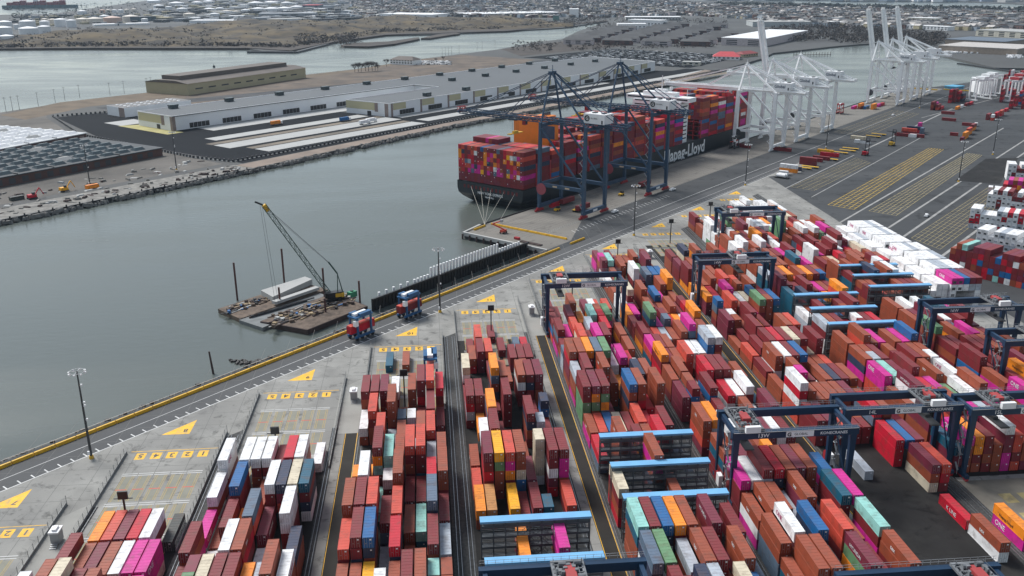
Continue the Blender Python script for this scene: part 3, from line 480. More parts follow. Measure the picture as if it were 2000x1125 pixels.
(15,7,207,12,[17,1,1],220.4,12,[1,1,17,17],233.8,12,[15,11,11,4],260.6,12,[2,4,0,1],274,12,[1,1,1,10],291.1,12,[7,10,1,3],306.7,6,[3,3,3],312.8,6,[17,17,17],322.2,12,[17,17,2,2,11],335.6,12,[0,0,1],349,12,[1,0,0,0],362.4,12,[0,0,0],375.8,12,[0,0,0,0,0],389.2,6,[4,4,4,4],395.3,6,[1,0,3,4],402.6,12,[4,4,0,4],416,12,[4,13,13,1,5],442.8,12,[5,1,1],456.2,12,[4]),
(15,8,207,12,[4,1,1,0,0],233.8,6,[17,1,1,0,1],240,6,[15,1,1,17,1],247.2,12,[1,17,1,4],260.6,6,[4,0,4,4],266.8,6,[1,1,7,1],274,12,[1,1,0,1,7],291.1,6,[7,7,7],297.2,6,[17,10,10],306.7,6,[17,17,0],312.8,6,[17,16,10],322.2,12,[1,1,0],335.6,12,[0,0,0],349,6,[1,4,0,7],355.1,6,[10,1,1,1],362.4,12,[0,0,1,10],375.8,6,[0,0,0],381.9,6,[0,0,4],389.2,12,[0,3,3],402.6,12,[5,5,4,2],416,12,[2,1,1,1,4],429.4,12,[4,4,4,4],442.8,12,[4],456.2,12,[0]),
(16,0,212,12,[5,5,5,2],225.4,12,[0,0,1,10,10],238.8,12,[10,10,10,1],252.2,12,[1,1,7,0,0],265.6,12,[0,0,1,0],279,12,[0,0,0,1,13],292.4,12,[1,1,1,1],305.8,12,[1,1,1,1],328.5,6,[1,1,0,0],334.6,6,[0,1,0,1],342.7,12,[8,8,8,0],356.2,12,[8,1,1,1],369.6,12,[1,1,0],383,12,[0,4,4,4],396.4,6,[0,4,3,0],402.5,6,[10,9,9,0],409.8,12,[0,1,1],423.2,12,[1,13,13,13,13],436.6,12,[13,13],450,6,[4,4],456.1,6,[4,0],463.4,12,[1,0],476.8,12,[0],490.2,12,[0,4]),
(16,1,212,12,[17,1,1,1],238.8,12,[1,1,1],252.2,6,[10,15,1],258.3,6,[10,10,0],265.6,12,[0,0,0,0],292.4,6,[0,0,2,1],298.5,6,[0,17,0,17],305.8,12,[17,6,1],328.5,12,[2,2,4,1],342.7,12,[1,4,0],369.6,12,[0,17,1],383,12,[0,10,10],409.8,6,[1,10,10,1],415.9,6,[1,1,1,1],423.2,12,[1,1,1],436.6,12,[4,4],450,12,[4,11],463.4,12,[11],476.8,6,[4,4],482.9,6,[4,4],490.2,6,[4,4],496.3,6,[4,4]),
(16,2,212,12,[6,6,6,6],225.4,6,[6,1,3],231.6,6,[3,1,1],238.8,12,[7,0,0,0],252.2,12,[0,1,0],265.6,12,[0,1,1],292.4,12,[0,17,17,17,17],305.8,12,[2,1,1,4],328.5,12,[4,11,2],356.2,12,[0,0,1,1],369.6,12,[15,15,15],383,12,[2,0,0,0],396.4,12,[4,0,0,0],409.8,12,[17,13,2,2,4],423.2,12,[17,17,2,2],436.6,12,[2,4],450,6,[11],456.1,6,[11],463.4,12,[0,0],476.8,12,[0,4],490.2,12,[2,0,4]),
(16,3,212,12,[0,0,0],225.4,12,[2,2,0],238.8,12,[0,0,11,11,11],252.2,12,[0,0,0,0],265.6,12,[0,0,0,0],279,12,[0,11,11,1],292.4,12,[0,0,0,0],305.8,12,[7,7,6],342.7,12,[10,17,0,0,6],356.2,12,[6,6,6,6,1],369.6,6,[1,4,11,0],375.7,6,[0,5,0,3],383,12,[1,11,1,0,0],409.8,12,[0,6,10],423.2,12,[4,0,4],436.6,6,[2,4],442.8,6,[4,9],450,12,[9],463.4,12,[4,4],476.8,12,[17,4],490.2,12,[4]),
(16,4,212,12,[3,0,1,1],225.4,12,[17,17,17,0],238.8,6,[0,0,10],245,6,[17,17,1],252.2,12,[1,3,3],265.6,12,[3,8,0,0],279,12,[0,0,4],292.4,12,[1,1,1,4],305.8,12,[4,4,4,4],328.5,12,[10,0,1],342.7,12,[0,0,0],356.2,12,[0,0,7],369.6,12,[17,17,3],383,12,[0,4,4,4],396.4,12,[4,4,1],409.8,12,[4,1,1,1,4],423.2,12,[4,4,4,1],436.6,12,[2],450,12,[1],463.4,12,[1],476.8,6,[1,1,4],482.9,6,[4,4,4],490.2,12,[4]),
(16,5,212,12,[4,6,0],225.4,12,[0,0,0,0,0],238.8,12,[1,1,2,1,1],265.6,12,[0,2,1,1],279,12,[0,2,10,10],292.4,12,[17,4,9],305.8,12,[1,2,2],328.5,12,[0,7,0,1],342.7,12,[1,17,17,17,1],356.2,12,[11,11,0],369.6,12,[1,17,1,1],383,12,[17,0,0],396.4,6,[4,4,2],402.5,6,[0,4,4],409.8,6,[13,13,13,13],415.9,6,[4,0,0,7],423.2,12,[1,6,4,4],436.6,6,[17,4],442.8,6,[4,4],450,12,[4],463.4,12,[5,5],476.8,12,[4,0],490.2,12,[0,4]),
(16,6,212,12,[17,17,1],225.4,12,[1,1,11,11],238.8,12,[11,1,1,1],252.2,12,[5,0,17,17],265.6,12,[17,17,17,17],292.4,12,[17,17,0,0],305.8,12,[0,9,0,8],328.5,12,[1,1,0,0],342.7,12,[0,0,1,4,4],356.2,6,[4,4,4,4,4],362.3,6,[4,1,1,1,0],369.6,12,[0,1,1,1],396.4,12,[1,1,4,4,0],409.8,12,[0,0,4,0,10],423.2,12,[1,1,1,1],436.6,12,[4],450,12,[17],463.4,12,[17],476.8,12,[17,0],490.2,12,[0,4]),
(16,7,212,12,[4,1,1,1],225.4,12,[1,1,8],238.8,12,[8,8,2,8,8],252.2,12,[10,10,1],265.6,12,[1,3,3],279,12,[4,1,1],292.4,12,[1,1,0,0,0],305.8,6,[7,1,1],311.9,6,[1,1,1],328.5,12,[1,1,17,0],342.7,12,[1,1,4,2],356.2,6,[11,11,1,1,3],362.3,6,[3,3,0,1,1],369.6,6,[1,6,6],375.7,6,[4,3,3],383,12,[3,3,3],396.4,12,[17,4,10,17],409.8,12,[1,1,1,4],423.2,12,[0,4,4,1,1],436.6,12,[1,0],450,12,[4,0],463.4,12,[15,15],476.8,12,[0,11],490.2,12,[11]),
(16,8,212,12,[15,0,1],225.4,6,[3,3,3,3],231.6,6,[1,5,5,0],238.8,12,[1,0,0],252.2,12,[5,5,1],265.6,12,[1,1,17,1],279,12,[1,1,0],292.4,12,[0,0,17],305.8,12,[13,13,10],328.5,12,[0,17,17,1],342.7,12,[1,1,1,4],356.2,12,[4,0,11],369.6,12,[1,1,1,1],383,12,[11,1,10,15],396.4,12,[4,4,4,4],409.8,12,[1,5,5,0],423.2,12,[0,1,2,17],436.6,12,[17,10],450,12,[1],463.4,12,[1,1],476.8,12,[1,4],490.2,12,[0,4]),
]
conts = []; stacks = {}; PAL = list(C)
for row in TBL:
    stacks[(row[0], row[1])] = [(row[i], 12.2 if row[i+1] > 7 else 6.1, [PAL[q] for q in row[i+2]]) for i in range(2, len(row), 3)]
def inview(p, mrg=40):
    d = p-Vector((0,0,CAMH)); z = d.dot(_fw)
    if z < 1: return False, 0, 0
    x, y = 1000+FPX*d.dot(_r)/z, 562.5-FPX*d.dot(_u)/z
    return (-mrg < x < 2000+mrg and -mrg < y < 1125+mrg), x, y
def hcol(bk, j, y0, y1):
    h = 0
    for y, L, cs in stacks.get((bk, j), []):
        if y < y1-.5 and y+L > y0+.5: h = max(h, len(cs))
    return h
for (bk, j), lst in stacks.items():
    lst.sort()
    for bi, (y, L, cs) in enumerate(lst):
        hf = hcol(bk, j, y-3, y-.2); hl = hcol(bk, j-1, y, y+L); hr = hcol(bk, j+1, y, y+L)
        side = hl if X0[bk] > 30 else hr
        for t_, c in enumerate(cs):
            x = X0[bk]+2.8*j; n = len(cs)
            top = t_ == n-1
            front = t_ >= hf; sd = t_ >= side
            edge_ = (j == 0 and X0[bk] > 0) or (j == 8 and X0[bk] < 0)
            if not (top or front or sd or edge_ or (hf > 0 and t_ >= hf-1)): continue
            ok, ix, iy = inview(Vector((x+1.2, y+L/2, t_*TIER+1.4)))
            D = math.hypot(x, y)
            dd = Vector((x, y, -CAMH)).length; k = (FPX/dd)**2
            area = (top*WD*L*.62 + front*WD*HT*.75 + (sd or edge_)*L*HT*min(1, abs(x)/D)*.75)*k
            if hf > 0 and not top:   # partly sunk behind the stack in front
                area *= .6 if hf < t_ else .3
            conts.append([area if ok else 0, bk, j, bi, t_, x, y, L, c, n, top])
conts.sort(key=lambda c: -c[0])
named, rest = conts[:262], conts[262:]
ONE = mat('lettering_white', (.8,.8,.8), .6); ONEr = mat('lettering_magenta', (.42,.02,.14), .6); darkt = mat('lettering_dark', (.02,.02,.02), .6)
ORD = ['first','second','third','fourth','fifth','sixth','seventh','eighth','ninth','tenth','eleventh','twelfth','thirteenth','fourteenth','fifteenth','sixteenth','seventeenth','eighteenth','nineteenth','twentieth']
nbay = {}
for (bk, j), lst in stacks.items(): nbay[(bk, j)] = len(lst)
rt = random.Random(5)
named_tot = len(named)
for a_, bk, j, bi, t_, x, y, L, c, n, top in named:
    o = bpy.data.objects.new('shipping_container', CM[L]); COL.objects.link(o)
    zz = t_*TIER+.03; o.location = (x+rt.uniform(-.06,.06), y+rt.uniform(-.15,.15), zz)
    o.material_slots[0].link = 'OBJECT'; o.material_slots[0].material = C[c]
    pos = 'topmost in' if top else 'tier %d of' % (t_+1)
    back = nbay[(bk, j)]-bi
    sz = 'short ' if L < 7 else ''
    tag(o, '%s%s container, %s lane %d, bay %d from water, block marked %d' % (sz, CN[c], pos, j+1, back, bk), 'container', 'containers stacked in the yard')
    if j < 0: o['label'] = '%s container in the two high stack at the right edge beside the rails' % CN[c]
    d = bpy.data.objects.new('door', DM); COL.objects.link(d); d.parent = o
    d.material_slots[0].link = 'OBJECT'; d.material_slots[0].material = C[c]
    s = None
    if L > 7:
        if c == 'm': s = ('ONE', 1.9, ONE, 1.2)
        elif c == 'w' and rt.random() < .6: s = ('YANG MING', 1.15, ONEr, 3) if rt.random() < .5 else ('ONE', 1.7, ONEr, 1.5)
        elif c == 'b' and rt.random() < .55: s = ('tex', 1.5, ONE, 4.0)
        elif c == 'o': s = ('Hapag-Lloyd', 1.1, darkt, 2.5)
        elif c == 'k' and t_ == 0: s = ('K LINE', 1.5, ONE, 3.5)
        elif c == 'g': s = ('U A S C', 1.4, ONE, 2.4)
        elif c == 'p' and rt.random() < .35: s = ('HYUNDAI', 1.2, ONE, 2.5)
    if s:
        if X0[bk] > 0: text('lettering', s[0], s[1], s[2], frame(-.02, L-s[3], .7, (0,-1,0), (0,0,1)), o)
        else: text('lettering', s[0], s[1], s[2], frame(WD+.02, s[3], .7, (0,1,0), (0,0,1)), o)
# the rest of the yard, one object
keys = list(C); ci = {k: i for i, k in enumerate(keys)}
yard = MB()
dk = len(keys)
def cb(mb, x0, x1, y0, y1, z0, z1, m_):
    i = .05
    mb.box(x0, x1, y0, y1, z0, z1, m_)
for a_, bk, j, bi, t_, x, y, L, c, n, top in rest:
    dx, dy = rt.uniform(-.05,.05), rt.uniform(-.15,.15)
    cb(yard, x+dx, x+dx+WD, y+dy, y+dy+L, t_*TIER+.03, t_*TIER+TIER-.03, ci[c])
    if a_ > 60:
        for q in (.42, .95, 1.48, 2.02): yard.box(x+dx+q-.02, x+dx+q+.02, y+dy-.03, y+dy, t_*TIER+.2, t_*TIER+2.5, dk)
        yard.box(x+dx+1.55, x+dx+1.9, y+dy-.012, y+dy, t_*TIER+1.9, t_*TIER+2.2, ci['w'])
# far right yard: refrigerated stacks, long rows, scattered boxes
def cbox_at(p, rot, L, c, n=1, mb=yard):
    for t_ in range(n):
        cc = c if len(c) == 1 else c[t_ % len(c)]
        mb.cbox((p.x, p.y, t_*TIER+.03), (WD, L, TIER-.06), ci[cc], rot)
cam_r = random.Random(9)
for gx, gy in [(206.3,409),(206.3,395.7),(206.3,382.4),(208,369.1),(208,355.8),(208,342.5),(208,329.2)]:
    for i in range(5):
        for t_ in range(5):
            c = cam_r.choice('wwwwwwll') if i else 'w'
            if gy < 331 and t_ == 4: c = 'mmupr'[i]
            if i in (1,2,3) and t_ < 3: continue
            yard.box(gx+i*2.6, gx+i*2.6+WD-.08, gy, gy+12.1, t_*TIER+.03, t_*TIER+TIER-.03, ci[c])
            if i < 2 and t_ > 1: yard.box(gx+i*2.6+.5, gx+i*2.6+1.9, gy-.06, gy, t_*TIER+.4, t_*TIER+1.5, dk)
    for i in range(3):
        for t_ in range(4 if i else 3):
            if i == 1 and t_ < 2: continue
            c = 'w' if cam_r.random() < .9 else 'l'
            yard.box(gx-7.8+i*2.6, gx-7.8+i*2.6+WD, gy+1.5, gy+13.6, t_*TIER+.03, t_*TIER+TIER-.03, ci[c])
# stacks to the right with doors facing the camera
def wall_row(p0, p1, nrow, palw, tiers, L=12.2, yaw=0, depth=1, fridge=False):
    A, B = at(*p0), at(*p1)
    d = (B-A); nn = int(d.length/2.55); d.normalize(); back = Vector((-d.y, d.x, 0))
    ang = math.atan2(d.y, d.x)
    for i in range(nn):
        h = tiers+cam_r.choice([-1,0,0,0])
        for t_ in range(h):
            for q in range(depth):
                if q and t_ < h-1: continue
                c = cam_r.choice(palw); P = A+d*(i*2.55+1.2)+back*(L/2+q*(L+.6))
                yard.cbox((P.x, P.y, t_*TIER+.03), (WD, L, TIER-.06), ci[c], ang)
                if fridge and not q:
                    F = A+d*(i*2.55+1.2)-back*.05
                    yard.cbox((F.x, F.y, t_*TIER+.5), (1.2, .12, .8), dk if (i+t_) % 3 else ci['l'], ang)
wall_row((1850,528), (2060,580), 1, 'rrkkcrrpwbua', 5)
wall_row((1900,500), (2080,535), 1, 'wwwwl', 5, fridge=True, depth=1)
wall_row((1890,445), (2080,470), 1, 'wwwlwk', 4, fridge=True)
wall_row((1925,405), (2080,425), 1, 'wwwwr', 4, fridge=True)
wall_row((1955,385), (2080,398), 1, 'rrbkmo', 4)
wall_row((1965,352), (2080,360), 1, 'wwwr', 4, fridge=True)
for q in ((1934,372),(1946,373),(1958,374)):
    p = at(*q); cbox_at(p, -.6, 6.1, 'w', 1)
for x_, y_, c, n_, rot, L in [(1600,222,'d',1,-.8,6.1),(1668,212,'mmp',1,-.75,12.2),(1681,212,'bo',2,-.75,12.2),(1692,212,'un',1,-.75,12.2),(1706,213,'oo',2,-.75,12.2),(1716,208,'m',1,-.75,12.2),(1722,206,'k',1,-.75,12.2),
    (1822,214,'rb',3,-.75,12.2),(1832,214,'cr',2,-.75,12.2),(1838,213,'k',1,-.75,12.2),(1828,205,'m',1,-.75,12.2),(1856,200,'kr',5,-.75,12.2),(1864,199,'rr',5,-.75,12.2),(1872,198,'rk',4,-.75,12.2),(1880,197,'nr',3,-.75,12.2),
    (1870,213,'ow',1,-.75,12.2),(1878,210,'w',1,-.75,6.1),(1888,206,'r',1,-.75,12.2),(1896,204,'k',1,-.75,12.2),(1851,223,'r',1,.8,12.2),(1853,236,'r',1,.8,12.2),
    (1762,266,'r',1,.8,12.2),(1775,263,'rc',2,.8,12.2),(1785,259,'kn',2,.8,12.2),(1795,258,'m',3,-.75,6.1),(1782,268,'w',1,.8,6.1),(1790,268,'r',1,.8,12.2),(1800,262,'s',2,-.75,6.1),
    (1863,265,'r',1,.8,6.1),(1885,270,'o',2,-.75,12.2),(1892,262,'oc',2,-.75,12.2),(1900,254,'or',2,-.75,12.2),(1905,246,'w',1,-.75,6.1),(1893,246,'r',1,.8,12.2),(1879,274,'p',1,-.75,6.1),
    (1930,233,'r',2,-.75,12.2),(1938,235,'cw',2,-.75,6.1),(1946,230,'rk',2,-.75,12.2),(1955,226,'kc',2,-.75,12.2),(1965,217,'ko',1,-.75,12.2),(1974,212,'rk',3,-.75,12.2),(1983,207,'kr',4,-.75,12.2),(1992,203,'ukr',5,-.75,12.2),(1998,212,'rrk',4,-.75,12.2),
    (1530,295,'r',1,.8,12.2),(1522,294,'r',1,.8,12.2),(1452,288,'r',1,.6,12.2)]:
    cbox_at(at(x_, y_), rot, L, c, n_)
for i in range(46):
    p = at(cam_r.uniform(1955,2060), cam_r.uniform(150,205)); cbox_at(p, -.75, 12.2, cam_r.choice(['rk','kr','rc','uk','rp','w']), cam_r.choice([2,3,4,5]))
for x_, y_, c, n_, rot, L in [(1578,322,'r',2,.8,12.2),(1590,315,'r',1,.8,12.2),(1604,312,'rp',1,.8,12.2),(1618,305,'ko',1,.8,12.2),(1530,341,'w',1,.85,6.1),(1540,336,'ow',2,.85,12.2),(1548,332,'n',1,.85,12.2),(1612,299,'y',1,.8,12.2),(1630,306,'k',1,.8,6.1),
      (1684,280,'w',1,.8,12.2),(1676,272,'e',1,.8,12.2)]:
    cbox_at(at(x_, y_), rot, L, c, n_)
yo = tag(yard.build('stacked_containers', [C[k] for k in keys]+[dsteel]), 'mixed red, brown, white and blue containers filling the farther rows of the yard', 'container', kind='stuff')
for gx, gy, z, mt in [(206.3,409,11.3,ONEr),(206.3,395.7,11.3,ONEr),(198.5,396.5,8.6,ONEr),(206.3,369.1,11.3,ONEr),(208,369.1,11.3,ONEr),(208,329.2,11.3,ONE),(200.2,330.5,8.6,ONE)]:
    text('lettering', 'ONE', 1.9, mt, frame(gx-.03, gy+9.5, z+.5, (0,-1,0), (0,0,1)), yo, .03)

# ------------------------------------------------------------------ reefer racks
def make_rack(W=24.9):
    t = thing('reefer_rack', 'x', 'rack', group='reefer racks between container bays')
    f = MB()
    for i in range(10):
        x = i*W/9
        for y in (-.75, .75): f.box(x-.12, x+.12, y-.1, y+.1, 0, 12.2)
    for x in (10.9, 14.0):
        for lv in range(4):
            for y in (-.8, .8): f.beam((x-1.4, y, lv*2.8+.1), (x+1.4, y, lv*2.8+2.8), .09); f.beam((x+1.4, y, lv*2.8+.1), (x-1.4, y, lv*2.8+2.8), .09)
    f.build('frame', rackg, t)
    d = MB()
    for lv in range(1, 5):
        d.box(0, W, -.72, .72, lv*2.75-.1, lv*2.75)
        for y in (-.9, .9):
            for h in (.4, .8, 1.2): d.box(0, W, y-.04, y+.04, lv*2.75+h, lv*2.75+h+.09)
        d.box(0, W, -.85, -.80, lv*2.75-.5, lv*2.75+.12); d.box(0, W, .80, .85, lv*2.75-.5, lv*2.75+.12)
    d.build('walkway', rackg, t)
    rf = MB(); rf.box(-.3, W+.3, -1.15, 1.15, 12.3, 12.5); rf.box(-.3, W+.3, -1.2, -1.15, 12.0, 12.5); rf.build('roof', lblue, t)
    return t
rk = make_rack(); first = True
for x, y, lb in [(9.2,178.1,'light blue roofed reefer rack beside the pink container, near bottom middle of the yard'),(9.3,162.6,'light blue roofed reefer rack lowest in the photo, beside the trolley of a navy crane'),
              (43.5,215.,'light blue roofed reefer rack, farthest of the three left of the crane marked 13W'),(43.5,199.6,'light blue roofed reefer rack, middle of the three left of the crane marked 13W'),(43.5,184.7,'light blue roofed reefer rack behind the mint green container, nearest of its three'),
              (139.3,320.4,'light blue roofed reefer rack, farthest of the left three in the distant yard'),(139.3,305,'light blue roofed reefer rack, middle of the left three in the distant yard'),(139.3,289.3,'light blue roofed reefer rack, nearest of the left three in the distant yard'),
              (172.7,354.6,'light blue roofed reefer rack beside the white reefer stacks, farthest of all the racks'),(172.7,341.3,'light blue roofed reefer rack beside the white reefer stacks, middle one of three'),(172.7,327.1,'light blue roofed reefer rack beside the white reefer stacks, nearest one of three')]:
    if first: rk.location = (x, y, 0); rk['label'] = lb; first = False
    else: dup(rk, (x, y, 0), 0, lb)

# ------------------------------------------------------------------ yard gantry cranes
def rail_crane(x, y, code, lab, D=11.0, G=30.0, trol=.2, htext=True, wait=None):
    t = thing('yard_gantry_crane', lab, 'crane', (x, y, 0), 0, 'navy gantry cranes over the yard blocks')
    ZT = 21.0
    for yy in (0, D):
        g_ = MB(); g_.box(-1.2, G+1.2, yy-.7, yy+.7, ZT-2.0, ZT)
        g_.build('girder', navy, t)
        for sx in (0, G):
            l = MB(); l.beam((sx, yy, 1.6), (sx, yy, ZT-1.9), .85, 1.0, w2=1.35); l.build('leg', navy, t)
    rl = MB()
    for yy in (-.95, D+.95):
        for h in (.5, 1.05): rl.box(-1, G+1, yy-.03, yy+.03, ZT+h, ZT+h+.05)
        for i in range(21): rl.box(-1+i*1.6-.03, -1+i*1.6+.03, yy-.03, yy+.03, ZT, ZT+1.1)
        rl.box(-1, G+1, min(yy, yy*.8+0), max(yy, yy*.8), ZT-.12, ZT-.02) if yy < 0 else None
    rl.build('handrail', steel, t)
    for sx in (0, G):
        e = MB(); e.box(sx-.5, sx+.5, -2.2, D+2.2, .9, 1.9); e.build('sill_beam', navy, t); e = MB(); e.box(sx-.45, sx+.45, .7, D-.7, ZT-1.8, ZT-.5); e.build('end_beam', navy, t)
        for yy in (-1.4, 1.2, D-1.2, D+1.4):
            b_ = MB(); b_.box(sx-.35, sx+.35, yy-.8, yy+.8, .35, .95)
            for q in (-.4, .4): b_.tube((sx-.2, yy+q, .4), (sx+.2, yy+q, .4), .38, n=8)
            b_.build('wheel_truck', redp, t)
        dg = MB(); dg.beam((sx, .4, 4), (sx, D-.5, ZT-3), .3); dg.build('brace', navy, t)
    stp = MB()
    for i in range(7):
        z0 = 2+i*2.5; stp.beam((-1.1, 1+(i % 2)*2.2, z0), (-1.1, 3.2-(i % 2)*2.2, z0+2.5), .5, .12); stp.box(-1.5, -.6, 1-.5+(0 if i % 2 else 2.0), 1.6+(0 if i % 2 else 2.0), z0+2.4, z0+2.5)
    stp.box(-1.5, -1.4, .6, .7, 1, ZT-2); stp.box(-1.5, -1.4, 3.6, 3.7, 1, ZT-2)
    stp.build('stair', steel, t)
    ca = MB(); ca.box(-1.7, -.55, D*.55-1.1, D*.55+1.1, 2.0, 5.2); ca.build('electric_cabinet', white, t)
    rr = MB(); rr.tube((-1.0, D*.55+3.0, 2.6), (-.6, D*.55+3.0, 2.6), 1.7, n=16); rr.build('cable_reel', redp, t)
    # trolley
    tx = trol*(G-7)+.5
    tr = MB(); tr.box(tx, tx+6.5, -.3, .3, ZT+.1, ZT+.7); tr.box(tx, tx+6.5, D-.3, D+.3, ZT+.1, ZT+.7)
    for q in (.3, 6.2): tr.box(tx+q-.3, tx+q+.3, .3, D-.3, ZT+.1, ZT+.6)
    for a_, b_ in ((1.2, 2.2), (4.4, 7.5), (1.4, 7.0), (4.6, 3.0)): tr.tube((tx+a_, b_, ZT+1.0), (tx+a_+1.4, b_, ZT+1.0), .55, n=8)
    for q in range(6): tr.box(tx+.3, tx+6.2, 1.0+q*(D-2)/5-.12, 1.0+q*(D-2)/5+.12, ZT+.35, ZT+.6)
    for q in (1.3, 2.6, 3.9, 5.2): tr.box(tx+q-.12, tx+q+.12, 1.0, D-1.0, ZT+.3, ZT+.55)
    mq = random.Random(int(x*7))
    for q in range(16):
        u_, v_ = mq.uniform(.4,5.6), mq.uniform(1,D-1.6); tr.box(tx+u_, tx+u_+mq.uniform(.3,.9), v_, v_+mq.uniform(.3,1.0), ZT+.6, ZT+.8+mq.random())
    for a_, b_ in ((.4,.9),(5.9,.9),(.4,D-1),(5.9,D-1)): tr.box(tx+a_, tx+a_+.12, b_, b_+.12, ZT+.6, ZT+1.8)
    for a_ in (.4, 6.0): tr.box(tx+a_, tx+a_+.05, .9, D-.9, ZT+1.7, ZT+1.76)
    trl = tr.build('trolley', mat('trolley_grey',(.16,.17,.18),.6,.3,.8), t)
    h_ = MB(); h_.box(tx+2.3, tx+4.4, D*.5-2.0, D*.5+1.6, ZT+.65, ZT+1.5); h_.box(tx+3.0, tx+3.8, D*.5+1.6, D*.5+2.8, ZT+.65, ZT+1.2); h_.build('hoist_drum', mat('hoist_red',(.38,.05,.05),.6), trl)
    ec = MB(); ec.box(tx+1.2, tx+5.0, -1.9, -.9, ZT+.3, ZT+2.0) if htext else ec.box(tx+1.2, tx+5.0, D-2.2, D-.8, ZT+.7, ZT+2.6); ec.build('electric_house', white, trl)
    spd = MB(); zs = 15.5
    spd.box(tx+2.1, tx+4.5, D*.5-6, D*.5+6, zs, zs+.35)
    spd.box(tx+2.6, tx+4.0, D*.5-1.5, D*.5+1.5, zs+.35, zs+1.1); spo = spd.build('spreader', ylw if False else dsteel, trl)
    cb_ = MB()
    for a_ in (2.3, 4.3):
        for b_ in (-1.6, 1.6): cb_.beam((tx+a_, D*.5+b_, zs+.3), (tx+a_, D*.5+b_, ZT+.2), .05)
    cb_.build('hoist_rope', dsteel, trl)
    if code:
        text('lettering', code, 1.5, ONE, frame(5.2, -.72, ZT-1.6, (1,0,0), (0,0,1)), t, .02)
        text('lettering', 'KONECRANES', 1.1, ONE, frame(21.5, -.72, ZT-1.5, (1,0,0), (0,0,1)), t, .02)
        pl = MB(); pl.box(12.6, 19.8, -.74, -.70, ZT-1.85, ZT-.25); pl.build('nameplate', cwhite, t)
        text('lettering', 'G', 1.45, darkt, frame(12.9, -.76, ZT-1.6, (1,0,0), (0,0,1)), t, .06)
        text('lettering', 'GLOBAL', .95, darkt, frame(14.7, -.76, ZT-1.4, (1,0,0), (0,0,1)), t)
    return t
for a in [(42.6,318.2,'12W','navy gantry crane marked 12W standing over the middle block near the road',11.0,29.0,.06),
          (107.6,341.0,'14W','navy gantry crane marked 14W, trolley with spreader near middle of its girders',8.2,30,.55),
          (140.8,415.2,'15W','smallest looking navy gantry crane, farthest up the yard near the road corner',11.0,29.5,.04),
          (171.5,278.8,'16W','navy gantry crane marked 16W at right edge, near the white reefer stacks',8.5,31.0,.86),
          (178.5,248.4,'16L','navy gantry crane half cut by the right edge of the photo',9.5,30,.35),
          (74.6,197.8,'13W','navy gantry crane marked 13W with red and grey trolley at its left end',11.8,30.5,.0),
          (108.2,207.6,'14L','navy gantry crane marked 14L beside the open asphalt bay',8.5,30.5,.86),
          (141.2,204.4,'15L','navy gantry crane marked 15L at the right edge over green and red containers',8.5,30,.2),
          (8.2,139.8,None,'navy gantry crane cut off by the bottom edge, white box on trolley',8.5,30.5,.52),
          (76.0,131.8,None,'navy gantry crane at the bottom right corner with walkway rails along its girder',8.5,30.5,.9)]:
    rail_crane(a[0], a[1], a[2], a[3], a[4], a[5], a[6])
# ------------------------------------------------------------------ container ship (local x along the quay from the stern, y from quay side to basin side)
SO = Q(43, 5.5)
ship = thing('container_ship', 'black hulled container ship stacked high with boxes, stern towards the camera', 'ship', SO, UA)
LS, BW, DK = 366.0, 51.0, 9.0
h = MB(); secs = []
def half(x, z):   # half breadth
    if x < 28: f = .5*BW*(1-.30*(max(0, (5-z))/11)**1.5*(1-x/28)*1.6)
    elif x > 300: f = .5*BW*max(.02, 1-((x-300)/(66+ (z-9)*.35))**2.2*(1.0 if z > 5 else 1.25))
    else: f = .5*BW
    return max(.4, f)
zs = [-8, -3.2, -1.5, 0.5, 3, 6, DK, DK+1.2]
xs = [0, 4, 10, 18, 28, 60, 120, 200, 280, 300, 315, 330, 342, 352, 359, 364, 366]
vs = []; nz = len(zs)
for x in xs:
    for sgn in (-1, 1):
        for z in zs:
            xx = x
            if x < 28 and z < 2.0: xx = x+(2.0-z)*(28-x)/28*1.25
            zz = z+(5*max(0, (x-290)/76)**1.5 if z >= 6 else 0)
            vs.append((xx, BW/2+sgn*half(x, z), zz))
fs = []
for i in range(len(xs)-1):
    for k in range(nz-1):
        a = i*2*nz+k; b2 = (i+1)*2*nz+k
        fs.append((a, b2, b2+1, a+1)); fs.append((a+nz, a+nz+1, b2+nz+1, b2+nz))
    a = i*2*nz+nz-2; b2 = a+2*nz; fs.append((a, b2, b2+nz, a+nz))
for k in range(nz-1): fs.append((k, k+1, nz+k+1, nz+k)); a = (len(xs)-1)*2*nz+k; fs.append((a, a+nz, a+nz+1, a+1))
h.add(vs, fs); h.build('hull', hull, ship)
m = MB()
for i in range(14):
    m.box(-.03, .06, 4+i*3.1, 5.6+i*3.1, 6.3, 8.4)
m.build('mooring_opening', mat('opening_red', (.12,.012,.015), .7), ship)
text('lettering', 'NEW YORK EXPRESS', 2.1, ONE, frame(-.06, BW/2+9.2, 5.0-1.2, (0,-1,0), (0,0,1)), ship, .02)
text('lettering', 'HAMBURG', 1.4, ONE, frame(-.06, BW/2+3.4, 1.9, (0,-1,0), (0,0,1)), ship, .02)
text('lettering', 'Hapag-Lloyd', 13.0, ONE, frame(169, -.08, -.4, (1,0,0), (0,0,1)), ship, .32)
br = MB(); hr = MB()
for k in range(25):
    x = 13.0+k*14.2
    if 40 < x < 56 or 196 < x < 218: continue
    if x > 345: break
    yb_ = BW/2-half(min(x+6, 366), 9)+.4
    for y in [yb_+i*(BW-2*yb_)/8 for i in range(9)]: br.box(x, x+1.2, y-.2, y+.2, DK, DK+15)
    for z in (3, 6.5, 10, 13.5): br.box(x, x+1.25, yb_, BW-yb_, DK+z, DK+z+.3)
br.build('lashing_bridge', redp, ship)
